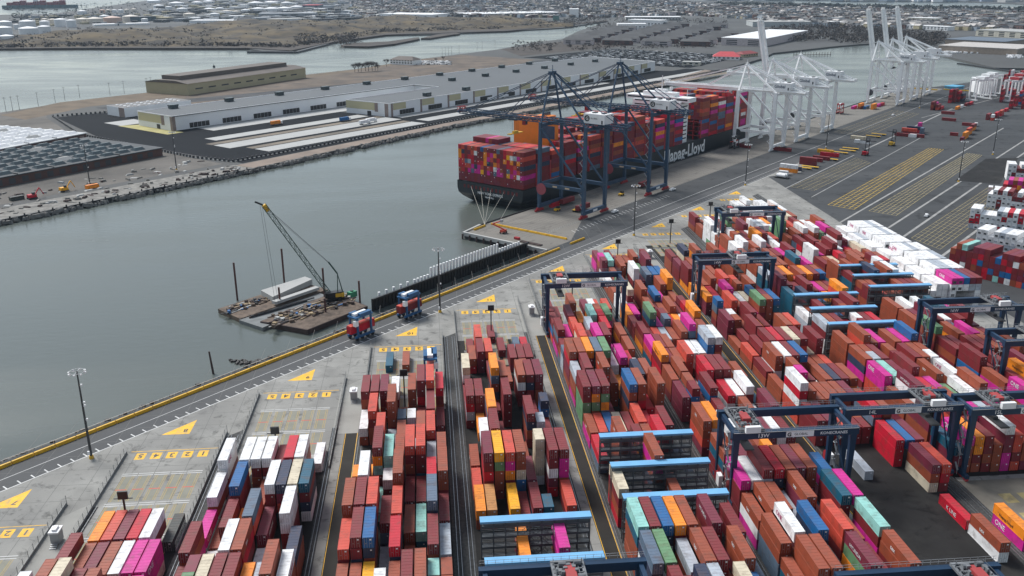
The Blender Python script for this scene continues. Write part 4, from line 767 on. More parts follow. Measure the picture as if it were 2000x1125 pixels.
# machinery casing with orange funnel, accommodation block with bridge wings
f = MB(); f.box(44.5, 57, 14, 46, DK, 24, 0); f.box(45.5, 56, 14.5, 42, 24, 45, 0); f.box(47, 55, 16, 26, 45, 46.5, 0)
f.build('funnel_casing', org, ship)
f = MB()
for i in range(4): f.tube((48+i*2, 20, 46.5), (48+i*2, 20, 48.5), .6)
f.box(45.4, 45.5, 10, 20, 33, 41); f.build('exhaust_pipe', stsblue, ship)
f = MB(); f.box(200, 213, 5, 46, DK, 40); f.box(201, 212, -1.5, 52.5, 40, 43.2); f.box(203, 211, 12, 39, 43.2, 46); f.box(205, 209, 21, 30, 46, 48)
f.build('superstructure', cwhite, ship)
f = MB(); f.box(200.92, 201.02, 0, 51, 41.2, 42.3); f.build('bridge_window', glass, ship)
for z in range(12, 40, 3):
    f = MB(); f.box(199.93, 200.02, 7, 44, z, z+.9); f.build('window', glass, ship)
    f = MB(); f.box(201.5, 211.5, 4.93, 5.02, z, z+.9); f.build('window', glass, ship)
f = MB(); f.tube((207, 25, 48), (207, 25, 58), .5, .25); f.beam((207, 20, 54), (207, 30, 54), .3); f.beam((207, 22, 51), (207, 28, 51), .3); f.tube((207, 17, 48), (207, 17, 50), 1.2, n=10); f.tube((206, 48, 43), (206, 48, 49), .25); f.tube((206, 3, 43), (206, 3, 49), .25)
f.build('radar_mast', white, ship)
f = MB(); f.box(345, 362, 20, 31, DK+3, DK+7); f.tube((352, 25.5, DK+6), (352, 25.5, DK+19), .4); f.build('foremast', cwhite, ship)
# cargo: hidden inner boxes left out
cg = MB(); rs = random.Random(21)
pw = 'rrrrrrrrrrrppppppbbbbbkkcmonurps'; sternpal = 'rrrkppcrrbkkkrmmmooyuswlcmoTrnc'
for k in range(24):
    x = .8+k*14.2
    if 194 < x < 216: continue
    if x > 340: break
    base = [8.0,8.0,9,9][k] if k < 4 else rs.choice([8,9,9,10]) if x < 190 else rs.choice([10,11,11,10])
    yb_ = BW/2-half(x+12, 9)
    nc = int((BW-2*yb_-1.0)/2.5)
    y0 = BW/2-nc*2.5/2
    hs_ = []; cur = base
    for i in range(nc):
        if i % 4 == 0: cur = base+rs.choice([-1,0,0,0,0])
        hh = int(cur)
        if k == 0: hh = 8
        if x < 42 and k > 0: hh = [0,8,7][k] if i < 12 else [0,9,6][k]
        if x > 300: hh -= 1
        if 42 < x < 57: hh = 8 if i < 4 else 0
        hs_.append(int(hh))
    side_c = None
    for i in range(nc):
        for t_ in range(hs_[i]):
            outer = i == 0 or i == nc-1 or t_ >= hs_[max(0, i-1)] or t_ >= hs_[min(nc-1, i+1)]
            top = t_ == hs_[i]-1
            if not (outer or top or k == 0 or t_ >= 5): continue
            c = rs.choice(sternpal if k == 0 else pw)
            if top and rs.random() < .55: c = rs.choice('ccrkpbrs')
            if k == 0 and t_ < 2: c = rs.choice('rrp')
            if 216 < x < 330 and i == 0 and rs.random() < .16: c = rs.choice('mmw')
            z = DK+1.4+t_*2.74; y = y0+i*2.5
            L = 12.19
            cg.box(x, x+L, y, y+WD, z, z+2.68, ci[c])
            if k == 0:
                for q in (.6, 1.8): cg.box(x-.03, x, y+q-.03, y+q+.03, z+.1, z+2.6, dk)
                if rs.random() < .25: cg.box(x-.05, x, y+1.4, y+1.8, z+1.7, z+2.2, ci['w'])
so_ = cg.build('ship_cargo', [C[k] for k in keys]+[dsteel], None, SO, UA)
tag(so_, 'red, orange, pink and blue containers stacked on the deck of the ship', 'container', kind='stuff')
for i, (s, n, z) in enumerate([(43.4,46,15),(43.4,38,15),(43.4,30,15),(43.4,20,15),(43.4,12,14)]):
    r_ = MB(); r_.tube(Q(s, n, 7.5), Q(-2 if i < 4 else 12, -2.2, .6), .09, n=5); 
    tag(r_.build('mooring_line', mat('rope', (.45,.43,.38), .9)), ['mooring line from the far corner of the stern to the pier end','mooring line second from the far corner of the stern','mooring line from the middle of the stern','mooring line from near the name on the stern','shortest mooring line at the quay side of the stern'][i], 'rope', 'stern mooring lines')

# ------------------------------------------------------------------ quay cranes (local x along quay, y towards basin, origin midway between rails)
def quay_crane(s, lab, pm, zg=50., za=78., W=22., up=False, lattice=True, logo='G', tip=82, boomx=0, back=20):
    K = 1.0 if lattice else 1.5 if s < 600 else 1.7
    o = Q(s, -21.9); t = thing('quay_crane', lab, 'crane', o, UA, 'slate blue quay cranes' if lattice else 'white quay cranes')
    Y = 15.25; zp = zg*.32; w_ = W/2
    for sx in (-1, 1):
        for sy in (-1, 1):
            l = MB(); l.beam((sx*w_, sy*Y, 3.0), (sx*w_, sy*Y, zp), 1.5*K, 1.7*K, w2=1.9*K); l.beam((sx*w_, sy*Y, zp), (sx*(w_-.6), sy*Y, zg+1), 1.9*K, 1.9*K, w2=1.5*K); l.build('leg', pm, t)
            b_ = MB()
            for q in (-3.2, -1.1, 1.1, 3.2):
                b_.box(sx*w_+q-.85, sx*w_+q+.85, sy*Y-.5, sy*Y+.5, .35, 1.3)
                for e_ in (-.45, .45): b_.tube((sx*w_+q+e_, sy*Y-.3, .45), (sx*w_+q+e_, sy*Y+.3, .45), .42, n=8)
            b_.box(sx*w_-2.6, sx*w_+2.6, sy*Y-.45, sy*Y+.45, 1.3, 2.2); b_.build('wheel_truck', redp if lattice else cwhite, t)
    for sy in (-1, 1):
        e = MB(); e.box(-w_-1.2, w_+1.2, sy*Y-.8, sy*Y+.8, 2.2, 4.2); e.build('sill_beam', pm, t)
    def one(name, m_, fn, *a): e = MB(); getattr(e, fn)(*a); e.build(name, m_, t)
    for sx in (-1, 1):
        one('portal_beam', pm, 'box', sx*w_-.7, sx*w_+.7, -Y+.9, Y-.9, zp-1.0, zp+1.0)
        one('diagonal_brace', pm, 'beam', (sx*w_, Y-1, zg-2), (sx*w_, -Y+1, zp+1.2), .9*K)
        one('knee_brace', pm, 'beam', (sx*w_, -Y+3.2, zp-.9), (sx*w_, -Y+.6, zp-4), .5)
    for sy in (-1, 1): one('portal_beam', pm, 'box', -w_+.9, w_-.9, sy*Y-.65, sy*Y+.65, zg-1.4, zg+.4)
    one('portal_beam', pm, 'box', -w_+1, w_-1, Y-.5, Y+.5, zp-.9, zp+.9)
    # main girder over the portal
    g_ = MB(); yb = -Y-back
    if lattice: g_.truss((-3.2, yb, zg+1), (-3.2, Y+2, zg+1), 1.0, 2.6, 18, .3); g_.truss((3.2, yb, zg+1), (3.2, Y+2, zg+1), 1.0, 2.6, 18, .3)
    else: g_.box(-4.0, -2.4, yb, Y+2, zg-.5, zg+2.2); g_.box(2.4, 4.0, yb, Y+2, zg-.5, zg+2.2)
    for k in range(8): yy = yb+k*(Y+1-yb)/7; g_.box(-3, 3, yy-.2, yy+.2, zg+1.6, zg+2.0)
    g_.box(-5.2, -3.9, yb, Y+2, zg+1.2, zg+1.3); g_.box(-5.2, -5.14, yb, Y+2, zg+2.3, zg+2.4)
    g_.build('girder', pm, t)
    # boom
    bo = MB(); hy, hz = Y+2.2, zg+1
    if up: A_ = R(77); ey, ez = hy+(tip-hy)*math.cos(A_)*.92, hz+(tip-hy)*math.sin(A_)*.92
    else: ey, ez = tip, hz
    for x in (-3.0, 3.0):
        if lattice: bo.truss((x, hy, hz), (x, ey, ez), 1.0, 2.3, 22, .26)
        else: bo.beam((x, hy, hz), (x, ey, ez), 1.2*K, 1.9*K)
    for k in range(10):
        f_ = (k+.5)/10; P = Vector((0, hy+(ey-hy)*f_, hz+(ez-hz)*f_)); bo.beam(P-Vector((2.6,0,0)), P+Vector((2.6,0,0)), .35)
    bo.beam((-4.2, hy, hz+.9), (-4.2, ey, ez+.9), .6, .08); bo.beam((-4.2, ey, ez), (4.2, ey, ez), 1.4)
    bob = bo.build('boom', pm, t)
    tc = MB(); tc.truss((-3.5, ey+.2 , ez+1.3), (3.5, ey+.2, ez+1.3), 2.2, 2.6, 3, .25); tc.build('boom_tip', redp if lattice else cwhite, bob)
    # A frame
    a = MB(); ap = (0, Y-.5, za)
    for sx in (-1, 1):
        a.beam((sx*(w_-1), Y, zg), (sx*1.6, Y-.5, za), .8*K, .8*K); a.beam((sx*1.6, Y-.8, za), (sx*(w_-2), -Y+.5, zg+.5), .8*K, .8*K)
    a.box(-2.6, 2.6, Y-1.4, Y+.6, za-.6, za+.6); a.beam((0, Y-.5, za+.6), (0, Y-.5, za+4), .25); a.box(-1.5, 1.5, Y-1.2, Y+.4, za+1.4, za+1.5)
    a.beam((-w_*.55, Y-.2, zg+(za-zg)*.45), (w_*.55, Y-.2, zg+(za-zg)*.45), .45)
    a.build('a_frame', pm, t)
    st_ = MB()
    for sx in (-2.6, 2.6):
        st_.beam((sx*.8, Y-.5, za), (sx, yb+3, zg+2), .35*K*K)
        if not up:
            for f_ in (.45, .93): st_.beam((sx*.8, Y-.5, za), (sx, hy+(ey-hy)*f_, hz+1), .35*K*K)
        else: st_.beam((sx*.8, Y-.5, za), (sx, hy+(ey-hy)*.33, hz+(ez-hz)*.33), .3)
    st_.build('stay', pm, t)
    # machinery house
    mh = MB(); mh.box(-4.6, 4.6, -Y-8, -Y+5.5, zg+2.4, zg+7.8); mhb = mh.build('machinery_house', white, t)
    q = MB()
    for k in range(2): q.box(-1.5, 1.5, -Y-6+k*6, -Y-4+k*6, zg+7.62, zg+8.3)
    q.box(-4.62, -4.58, -Y-7, -Y-6, zg+2.6, zg+4.6); q.build('roof_vent', dsteel, mhb)
    if logo == 'G':
        d_ = MB(); d_.tube((-4.70, -Y+3.2, zg+5.2), (-4.60, -Y+3.2, zg+5.2), 1.7, n=20); d_.build('logo_disc', black, mhb)
        text('lettering', 'G', 2.6, ONE, frame(-4.74, -Y+4.1, zg+4.3, (0,-1,0), (0,0,1)), mhb, .05)
        text('lettering', 'GLOBAL', 1.2, darkt, frame(-4.66, -Y+.9, zg+5.0, (0,-1,0), (0,0,1)), mhb)
    elif logo: text('lettering', logo, 3.3, navy, frame(-4.66, -Y+4.6, zg+4.0, (0,-1,0), (0,0,1)), mhb, .06)
    # trolley, cab, spreader
    ty = (Y+26 if (s < 60) else Y+30) if not up else -2
    if not lattice: ty = Y+18 if not up else -4
    c = MB(); c.box(-3.2, 3.2, ty-3, ty+3, zg-.9, zg-.1); tb = c.build('trolley', dsteel if lattice else steel, t)
    c = MB(); c.box(2.2, 4.4, ty-5.8, ty-3.4, zg-3.8, zg-1.1); cbn = c.build('operator_cab', redp if lattice else cwhite, tb)
    c = MB(); c.box(2.3, 4.3, ty-5.85, ty-5.78, zg-3.4, zg-1.6); c.build('window', glass, cbn)
    zsr = zg-9 if s < 60 else zg-7
    c = MB(); c.box(-6.1, 6.1, ty-1.2, ty+1.2, zsr, zsr+.5); c.box(-2, 2, ty-.8, ty+.8, zsr+.5, zsr+1.6); c.build('spreader', ylw if lattice else dsteel, tb)
    c = MB()
    for a1 in (-1.8, 1.8):
        for b1 in (-.7, .7): c.beam((a1, ty+b1, zsr+1.5), (a1, ty+b1, zg-.8), .07)
    c.build('hoist_rope', dsteel, tb)
    c = MB(); c.tube((-w_-1.3, Y-2, zp-2.5), (-w_-.8, Y-2, zp-2.5), 3.3, n=22); c.build('cable_reel', mat('reel_pink', (.30,.06,.08), .7) if lattice else dsteel, t)
    sw = MB()
    for i in range(int((zg-4)/3)):
        z0 = 4+i*3; k_ = i % 2
        sw.beam((-w_+ (2 if True else 0)-.2, -Y+1.6+k_*2.4, z0), (-w_+1.8, -Y+4.0-k_*2.4, z0+3), .7, .12); sw.box(-w_+1.3, -w_+2.3, -Y+1+(0 if k_ else 2.6), -Y+2+(0 if k_ else 2.6), z0+2.9, z0+3)
    sw.build('stair', steel if lattice else cwhite, t)
    if lattice:
        p_ = MB(); p_.box(-w_-.74, -w_-.7, -6, -3, zp-.5, zp+.4); p_.box(-w_-.74, -w_-.7, 2.5, 5.5, zp-.5, zp+.4); p_.build('nameplate', mat('nameplate_tan', (.55,.42,.28), .6), t)
        p_ = MB(); p_.box(-2.2, 2.2, -Y-.86, -Y-.8, 2.6, 3.8); p_.build('nameplate', cwhite, t)
    return t
quay_crane(53.5, 'slate blue quay crane nearest the ship stern, boom lowered over the ship', stsblue)
quay_crane(126, 'slate blue quay crane beside the ship name, boom lowered behind the nearest crane', stsblue)
quay_crane(317, 'white quay crane with boom lowered over the bow of the ship', cwhite, zg=43.5, za=63, W=24, lattice=False, logo='Global', tip=84)
quay_crane(368, 'white quay crane with raised boom just beyond the ship bow', cwhite, zg=43.5, za=63, W=24, lattice=False, up=True, logo='Global', tip=72)
quay_crane(428, 'white quay crane with lowered boom, farthest of the middle group of three', cwhite, zg=43.5, za=63, W=24, lattice=False, logo='Global', tip=80)
quay_crane(646, 'white quay crane with raised boom, nearest of the three at the far quay', cwhite, zg=43.5, za=63, W=24, lattice=False, up=True, logo='Global', tip=72)
quay_crane(696, 'white quay crane with raised boom, middle of the three at the far quay', cwhite, zg=43.5, za=63, W=24, lattice=False, up=True, logo=None, tip=72)
quay_crane(748, 'white quay crane with raised boom, farthest of the three at the far quay', cwhite, zg=43.5, za=63, W=24, lattice=False, up=True, logo=None, tip=72)

# ------------------------------------------------------------------ light masts
def mast():
    t = thing('light_mast', 'x', 'light mast', group='tall light masts')
    p = MB(); p.tube((0,0,0), (0,0,27), .42, .2, n=8); p.build('pole', dsteel, t)
    b_ = MB(); b_.tube((0,0,0), (0,0,.9), .7, .6, n=8); b_.build('base', ylw, t)
    r_ = MB(); n = 14
    for i in range(n):
        a, c = 2*math.pi*i/n, 2*math.pi*(i+1)/n; r_.beam((2.1*math.cos(a), 2.1*math.sin(a), 26.8), (2.1*math.cos(c), 2.1*math.sin(c), 26.8), .12)
    for a in (0, math.pi/2): r_.beam((-2.1*math.cos(a), -2.1*math.sin(a), 26.8), (2.1*math.cos(a), 2.1*math.sin(a), 26.8), .1)
    r_.build('lamp_ring', steel, t)
    for i in range(8):
        a = 2*math.pi*i/8; l = MB(); l.cbox((2.15*math.cos(a), 2.15*math.sin(a), 26.3), (.55,.55,.45), 0, a); l.build('lamp', white, t)
    c = MB()
    for z in (22.5, 17.2, 16.2, 12): c.box(.3, .8, -.25, .25, z, z+.5)
    c.box(-.6, .0, -.9, -.45, 1.5, 2.6); c.build('camera_box', white, t)
    return t
M0 = mast(); first = True
for x, y, lb in [(179,895,'dark light mast at the left, beside the road at the head of a rail lane'),(859.5,610,'light mast beside the road next to the bulkhead with white piles'),(1238,460,'light mast beside the road in front of the pier and the ship'),(1455.5,362,'light mast at the corner where the road meets the open storage yard'),
                 (1613,291,'light mast between the road and the row of parked trailers'),(1872,355,'light mast with yellow foot beside the yellow slot grid'),(1939,302,'light mast with yellow foot, farther right than the slot grid'),(1796,211,'light mast near the stacks by the far white cranes'),
                 (345,332,'dark light mast on the pier across the basin, near the warehouse corner'),(176,363,'dark light mast across the basin beside the sawtooth roof sheds')]:
    P = at(x, y)
    if first: M0.location = P; M0['label'] = lb; first = False
    else: dup(M0, P, 0, lb)
# lane signs: dark boards on posts at the stack ends
def sign():
    t = thing('lane_sign', 'x', 'sign', group='dark board signs at the stack ends')
    p = MB(); p.box(-.2,.2,-.2,.2,0,11); p.build('post', black, t); b_ = MB(); b_.box(-1.15,1.15,-.35,.15,10.6,12.7); b_.build('board', black, t)
    q = MB(); q.box(-2.2,2.2,-.1,.1,10.6,10.8); q.build('crossbar', dsteel, t); return t
S0 = sign(); first = True
for k in range(8, 16):
    P = (X0[k]+12.6, FAR[k]+1.0, 0); lb = 'dark board sign on a post at the road end of the block marked %d' % k
    if first: S0.location = P; S0['label'] = lb; first = False
    else: dup(S0, P, 0, lb)

# ------------------------------------------------------------------ fences and cabinets at the lane heads
fm = mat('fence_mesh_grey', (.20,.205,.20), .7, .2, .3)
for k in range(7, 14):
    x = X0[k]+26.6; y1 = BX[k]+14; y0 = BX[k]-46
    if k % 2 == 0: x = X0[k]+25.6
    f = MB(); f.box(x-.12, x+.12, y0, y1, 0, .8)
    for i in range(int((y1-y0)/3)+1): f.box(x-.05, x+.05, y0+i*3-.05, y0+i*3+.05, .8, 2.6)
    for z in (1.3, 1.9, 2.5): f.box(x-.03, x+.03, y0, y1, z, z+.05)
    tag(f.build('barrier_fence', fm), 'grey concrete barrier with railing on the right of the truck lanes marked %d' % k, 'fence', 'barriers beside the truck lanes')
    f = MB(); x = X0[k]-.6; y1 = BX[k]+4
    f.box(x-.12, x+.12, y0, y1, 0, .8)
    for i in range(int((y1-y0)/3)+1): f.box(x-.05, x+.05, y0+i*3-.05, y0+i*3+.05, .8, 2.6)
    for z in (1.3, 1.9, 2.5): f.box(x-.03, x+.03, y0, y1, z, z+.05)
    tag(f.build('barrier_fence', fm), 'grey concrete barrier with railing on the left of the truck lanes marked %d' % k, 'fence', 'barriers beside the truck lanes')
    if k % 2 == 1:
        t = thing('switch_cabinet', 'white capped grey cabinet with step beside the rails right of the lanes marked %d' % k, 'cabinet', (X0[k]+30.5, BX[k]-3, 0), 0, 'electrical cabinets at the lane heads')
        c = MB(); c.box(-1,1,-1.4,1.4,.3,3.2); c.build('cabinet', steel, t); c = MB(); c.box(-1.2,1.2,-1.6,1.6,3.2,3.6); c.box(-.5,.5,-1,1,3.6,4.1); c.build('cap', white, t)
        c = MB()
        for i in range(3): c.box(-.8,.8,-2.2-i*.5,-1.7-i*.5,.6-i*.25,.7-i*.25)
        c.build('step', steel, t)

# ------------------------------------------------------------------ yellow barriers, bulkhead, pier
def barrier(pts, lab, pitch=6.1, w=.8, hh=1.0):
    t = thing('barrier_wall', lab, 'barrier')
    b_ = MB(); j = MB()
    for a, c in zip(pts, pts[1:]):
        a, c = Vector(a), Vector(c); n = max(1, int((c-a).length/pitch))
        for i in range(n):
            p, q = a.lerp(c, i/n), a.lerp(c, (i+.955)/n); b_.beam(p+Vector((0,0,hh*.28)), q+Vector((0,0,hh*.28)), w, hh*.5); b_.beam(p+Vector((0,0,hh*.72)), q+Vector((0,0,hh*.72)), w*.5, hh*.5)
    b_.build('barrier_block', ylw, t)
    return t
barrier([Q(-700,-59.6), Q(-300,-60.6), Q(-14,-60.6)], 'long yellow barrier wall along the water side of the road', w=1.15, hh=.95)
barrier([Q(-4,-60.3), Q(9,-60.3)], 'short piece of yellow barrier wall at the pier root')
barrier([Q(2.2,-3.5), Q(2.2,-54)], 'yellow barrier wall across the pier in front of the ship stern', w=1.2)
barrier([Q(-2.8,-3.2), Q(-13.6,-4.2)], 'short yellow barrier piece at the water end of the pier')
t = thing('railing', 'thin white railing behind the yellow barrier along the water', 'fence')
f = MB()
for i in range(150): s = -560+i*3.6; f.box(0,0,0,0,0,0) if False else f.beam(Q(s,-58.4,0), Q(s,-58.4,1.1), .1)
f.beam(Q(-560,-58.4,1.1), Q(-22,-58.4,1.1), .1); f.build('rail', wline, t)
bk = thing('bulkhead', 'black sheet pile bulkhead with white topped piles standing in the water', 'wall')
f = MB()
for i in range(108):
    P = Q(-128+i*1.0, -45.6+(.3 if i % 2 else 0)); f.cbox((P.x,P.y,-6), (1.03,.4,8.5), 0, UA)
P = Q(-74.5,-46.1); f.cbox((P.x,P.y,1.9), (108,.9,.8), 0, UA); f.build('sheet_pile', black, bk)
for i in range(46):
    s = -122+i*2.15; hgt = 6.2 if 14 < i < 38 else 3.4
    if i < 10 and i % 2: continue
    f = MB(); f.tube(Q(s,-43.4,-5), Q(s,-43.4,hgt), .55, n=8); f.build('pile', white, bk)
f = MB()
for s in range(-118, -24, 7):
    for n in (-50, -53): f.tube(Q(s,n,-5), Q(s,n,-1.2), .3, n=6)
tag(f.build('timber_piles', rust), 'dark pile stubs standing in the slack water behind the bulkhead', 'piles')
# pier deck edge with piles
f = thing('pier_edge', 'concrete pier end on dark piles with fenders at the ship stern', 'pier')
g_ = MB(); g_.box(0,0,0,0,0,0) if False else None
pts = sn([(-21.2,-57.5),(-21.2,-2.6),(-3.4,.7),(-3.0,-.6),(-19.8,-3.4),(-19.8,-57.5)]); g_.prism(pts, -1.2, .7); g_.build('kerb_beam', concl, f)
for i in range(12): g_ = MB(); g_.tube(Q(-21.6,-56+i*4.8,-6), Q(-21.6,-56+i*4.8,-.2), .5, n=7); g_.build('pile', rust, f)
g_ = MB()
for i in range(82): g_.box(0,0,0,0,0,0) if False else g_.beam(Q(5+i*10,.55,-2.4), Q(5+i*10,.55,.3), 1.2, .8)
g_.beam(Q(-2,.25,.28), Q(821,.25,.28), .7, .55); tag(g_.build('quay_fender', black), 'row of black rubber fenders and kerb along the quay edge', 'fender')
# small orange lift and pipes on the pier
t = thing('boom_lift', 'orange boom lift standing on the pier end beside the yellow barrier', 'boom lift', Q(-8,-20), UA)
f = MB(); f.box(-1.6,1.6,-1.1,1.1,.7,2.0); f.build('chassis', C['c'], t); f = MB(); f.beam((0,-.8,2.1), (-2.5,5.5,4.8), .6); f.beam((-2.5,5.5,4.8), (.5,2,6.2), .5); f.build('arm', C['c'], t)
f = MB()
for x in (-1.3,1.3):
    for y in (-1.0,1.0): f.tube((x,y-.2,.6), (x,y+.2,.6), .6, n=10)
f.build('wheel', black, t); f = MB(); f.box(0,1.6,1.2,2.4,5.8,6.9); f.build('basket', steel, t)
t = thing('pipe_stack', 'rusty pipes and red fittings lying on the pier deck', 'pipes'); f = MB()
for i in range(5): f.tube(Q(-14-i*.5,-37,.3), Q(-14-i*.5,-50,.3), .25)
f.build('pipe', rust, t); f = MB(); P = Q(-13,-33); f.cbox((P.x,P.y,.1),(1.6,3,1.1),0,UA); f.build('fitting', redp, t)

# rocks along the shore
rk_ = MB(); rr = random.Random(8)
for i in range(2200):
    s = rr.uniform(-620,-128); q_ = rr.uniform(0,3.8); n = -57+q_; r0 = rr.uniform(.4,1.2); P = Q(s,n)
    rk_.cbox((P.x,P.y,-.7-q_*.72+rr.uniform(-.2,.4)), (r0*1.8,r0*1.3,r0), 0, rr.random()*3, .6)
for i in range(40):
    P = at(rr.uniform(445,520), rr.uniform(704,712), -3); rk_.cbox((P.x,P.y,-3.3), (rr.uniform(1,2.6),1.4,.9), 0, rr.random()*3, .5)
tag(rk_.build('shore_rocks', mat('wet_rock', (.035,.031,.028), .6, .5, .6)), 'dark wet rocks and brush along the shore below the yellow barrier', 'rocks', kind='stuff')
t = MB(); P = at(418,730,-3); t.tube((P.x,P.y,-6), (P.x-.8,P.y,5.5), .45, .3, n=7); tag(t.build('lone_pile', rust), 'single dark leaning pile standing in the water near the shore', 'pile')

# ------------------------------------------------------------------ crane barge
def deck_box(name, pts, z1, m, parent): f = MB(); f.prism(pts, -3.8, z1, 0); return f.build(name, m, parent)
bg_ = thing('crane_barge', 'timber decked barge with a lattice boom crawler crane working off it', 'barge')
A, B_, C_, D_ = at(508,628,-1), at(600,645,-1), at(718,598,-1), at(650,572,-1)
E_, F_, G_ = at(425,598,-1), at(512,632,-1), at(640,560,-1)
hb = [(p.x,p.y) for p in (A,B_,C_,D_)]
f = MB(); f.prism(hb, -3.8, -.9); f.build('barge_hull', rust, bg_)
f = MB(); f.sheet([tuple(Vector(q).lerp(Vector(( (hb[0][0]+hb[2][0])/2, (hb[0][1]+hb[2][1])/2)), .03)) for q in hb], -.86); f.build('deck', plank, bg_)
cb2 = at(652,585,-.8)
def lo(p, z): return Vector((p.x, p.y, z))
cr = thing('crawler_crane', 'dark crawler crane with long green lattice boom standing on the timber barge', 'crane', (cb2.x, cb2.y, -.85), 0)
f = MB(); f.cbox((0,-1.9,0),(6.5,1.0,1.2),0,.5); f.cbox((.9,1.6,0),(6.5,1.0,1.2),0,.5); f.build('track', black, cr)
f = MB(); f.cbox((.6,-.2,1.3),(7.2,3.2,2.4),0,.35); f.cbox((-2.5,-1.9,1.4),(1.8,1.4,2.3),0,.35); f.build('body', black, cr)
f = MB(); f.cbox((2.6,-1.1,1.6),(3.4,.3,1.6),0,.35); f.cbox((3.6,.4,1.5),(1.0,3.4,1.8),0,.35); f.build('counterweight', ylw, cr)
foot = at(630,560,2.0)-lo(cb2, -.85); foot.z = 2.2
tipw = at(515,400,43.0); tip_ = Vector((tipw.x-cb2.x, tipw.y-cb2.y, 43.8)); 
f = MB(); foot = Vector((-1.6,.8,2.2)); f.truss(foot, tip_, 2.0, 1.7, 26, .15); f.build('boom', greenl, cr)
f = MB(); f.beam(tip_-Vector((.4,-.2,0)), tip_+Vector((-3.4,.6,1.2)), .6); f.build('boom_head', black, cr); f = MB(); f.beam(tip_, tip_+(foot-tip_).normalized()*3.0, 1.5, 1.5); f.build('boom_head_panel', ylw, cr)
mtop = Vector((2.2,.2,11.5)); f = MB()
for q in (-.8,.8): f.beam((1.8,q,3.4), mtop+Vector((0,q*.4,0)), .25); f.beam((4.0,q,3.2), mtop+Vector((0,q*.4,0)), .2)
f.beam(mtop, mtop+Vector((-3.5,.8,5.0)), .5); f.build('gantry_mast', greenl, cr)
f = MB(); f.beam(mtop+Vector((-3.5,.8,5.0)), tip_, .16); f.beam(mtop+Vector((-3.5,.8,4.6)), tip_-Vector((0,0,.8)), .1)
hx = tip_+Vector((-1.5,.2,.4)); gx_ = Vector((hx.x+2.5, hx.y, 1.2)); f.beam(hx, gx_, .09); f.beam(hx+Vector((.8,0,0)), gx_+Vector((1.3,0,0)), .09); f.build('hoist_rope', dsteel, cr)
b2 = thing('work_barge', 'flat barge carrying a white roofed store and timber, left of the crane', 'barge')
hb2 = [(p.x,p.y) for p in (E_,F_,at(512,622,-1),at(655,560,-1),at(590,546,-1))]
f = MB(); f.prism(px((425,598),(468,617),(640,560),(585,545)), -3.8, -1.2); f.build('barge_hull', plank, b2)
f = MB(); f.prism(px((466,618),(512,633),(650,577),(625,566)), -3.8, -1.5); f.build('pontoon', mat('pontoon_grey',(.16,.17,.17),.8,.2,.3), b2)
P_ = [at(510,572,0), at(596,545,0), at(610,550,0), at(533,585,0)]
f = MB(); f.prism([(p.x,p.y) for p in P_], -1.2, 1.2); tag(f.build('white_store', concl), 'long white covered load lying on the work barge', 'cargo')
for a, b3, w3, c3 in [((520,590),(620,560),2.0,'l')]:
    f = MB(); f.beam(lo(at(535,592,0),.2), lo(at(620,563,0),.2), 2.6, 1.2); tag(f.build('white_beam_load', concl), 'narrow white beams beside the covered load on the work barge', 'cargo')
# spud piles
for x, y, yt, z0, lb in [(463,578,522,14,'brown spud pile at the left end of the work barge'),(555,548,496,14,'brown spud pile behind the work barge, nearest the boom'),(634,580,535,12,'spud pile beside the crawler crane body'),(703,588,557,8,'spud pile at the right end of the crane barge'),(547,592,568,6,'short spud pile between the two barges'),(636,610,594,5,'short spud pile at the near side of the crane barge')]:
    P = at(x,y,-1); f = MB(); f.tube((P.x,P.y,-6), (P.x,P.y,z0), .42, n=8); tag(f.build('spud_pile', mat('spud_brown',(.085,.035,.030),.8,.3)), lb, 'pile', 'spud piles of the barges')
# dark pipe bundles on the middle pontoon
t = thing('pipe_bundle', 'bundles of long dark steel pipes lying between the two barges', 'pipes')
for i in range(12):
    f = MB(); p0, p1 = at(487+i*3.2,621-i*.9,-1.3), at(596+i*2.6,588-i*.7,-1.3); f.tube(lo(p0,-1.15+.35*(i % 2)), lo(p0.lerp(p1, .55+.45*((i*5) % 4)/4),-1.15+.35*(i % 2)), .33, n=6); f.build('pipe', dsteel if i % 3 else rust, t)
# deck clutter
rr = random.Random(3); lb0 = 'small timber, pipe and machine pieces strewn over the barge decks'
f = MB(); pal3 = [plank, rust, ylw, concl, redp, C['u'], org, black, mat('tan_wood',(.33,.25,.15),.9,.3)]
for i in range(210):
    if i < 140: x = rr.uniform(530,690); y = 640-(x-530)*.30+rr.uniform(-22,2); z = -.85
    else: x = rr.uniform(440,560); y = 612-(x-440)*.30+rr.uniform(-10,4); z = -1.15
    P = at(x,y,-1); k = rr.choice([0,0,0,0,1,1,1,1,8,8,3,7,7,7,1,3,5])
    if rr.random() < .45: f.cbox((P.x,P.y,z), (rr.uniform(3,8),rr.uniform(.3,.8),rr.uniform(.2,.6)), k, .83+rr.uniform(-.2,.2))
    else: f.cbox((P.x,P.y,z), (rr.uniform(.6,2),rr.uniform(.6,1.6),rr.uniform(.4,1.3)), k, rr.random()*3)
tag(f.build('deck_gear', pal3), lb0, 'gear', kind='stuff')
t = thing('generator_box', 'green generator box at the right end of the crane barge', 'generator'); P = at(688,580,-1); f = MB(); f.cbox((P.x,P.y,-.85),(3.6,2.4,2.4),0,.8); f.build('casing', mat('gen_green',(.03,.22,.11),.6), t); f = MB(); f.cbox((P.x,P.y,1.55),(1,1,.4),0,.8); f.build('exhaust', black, t)
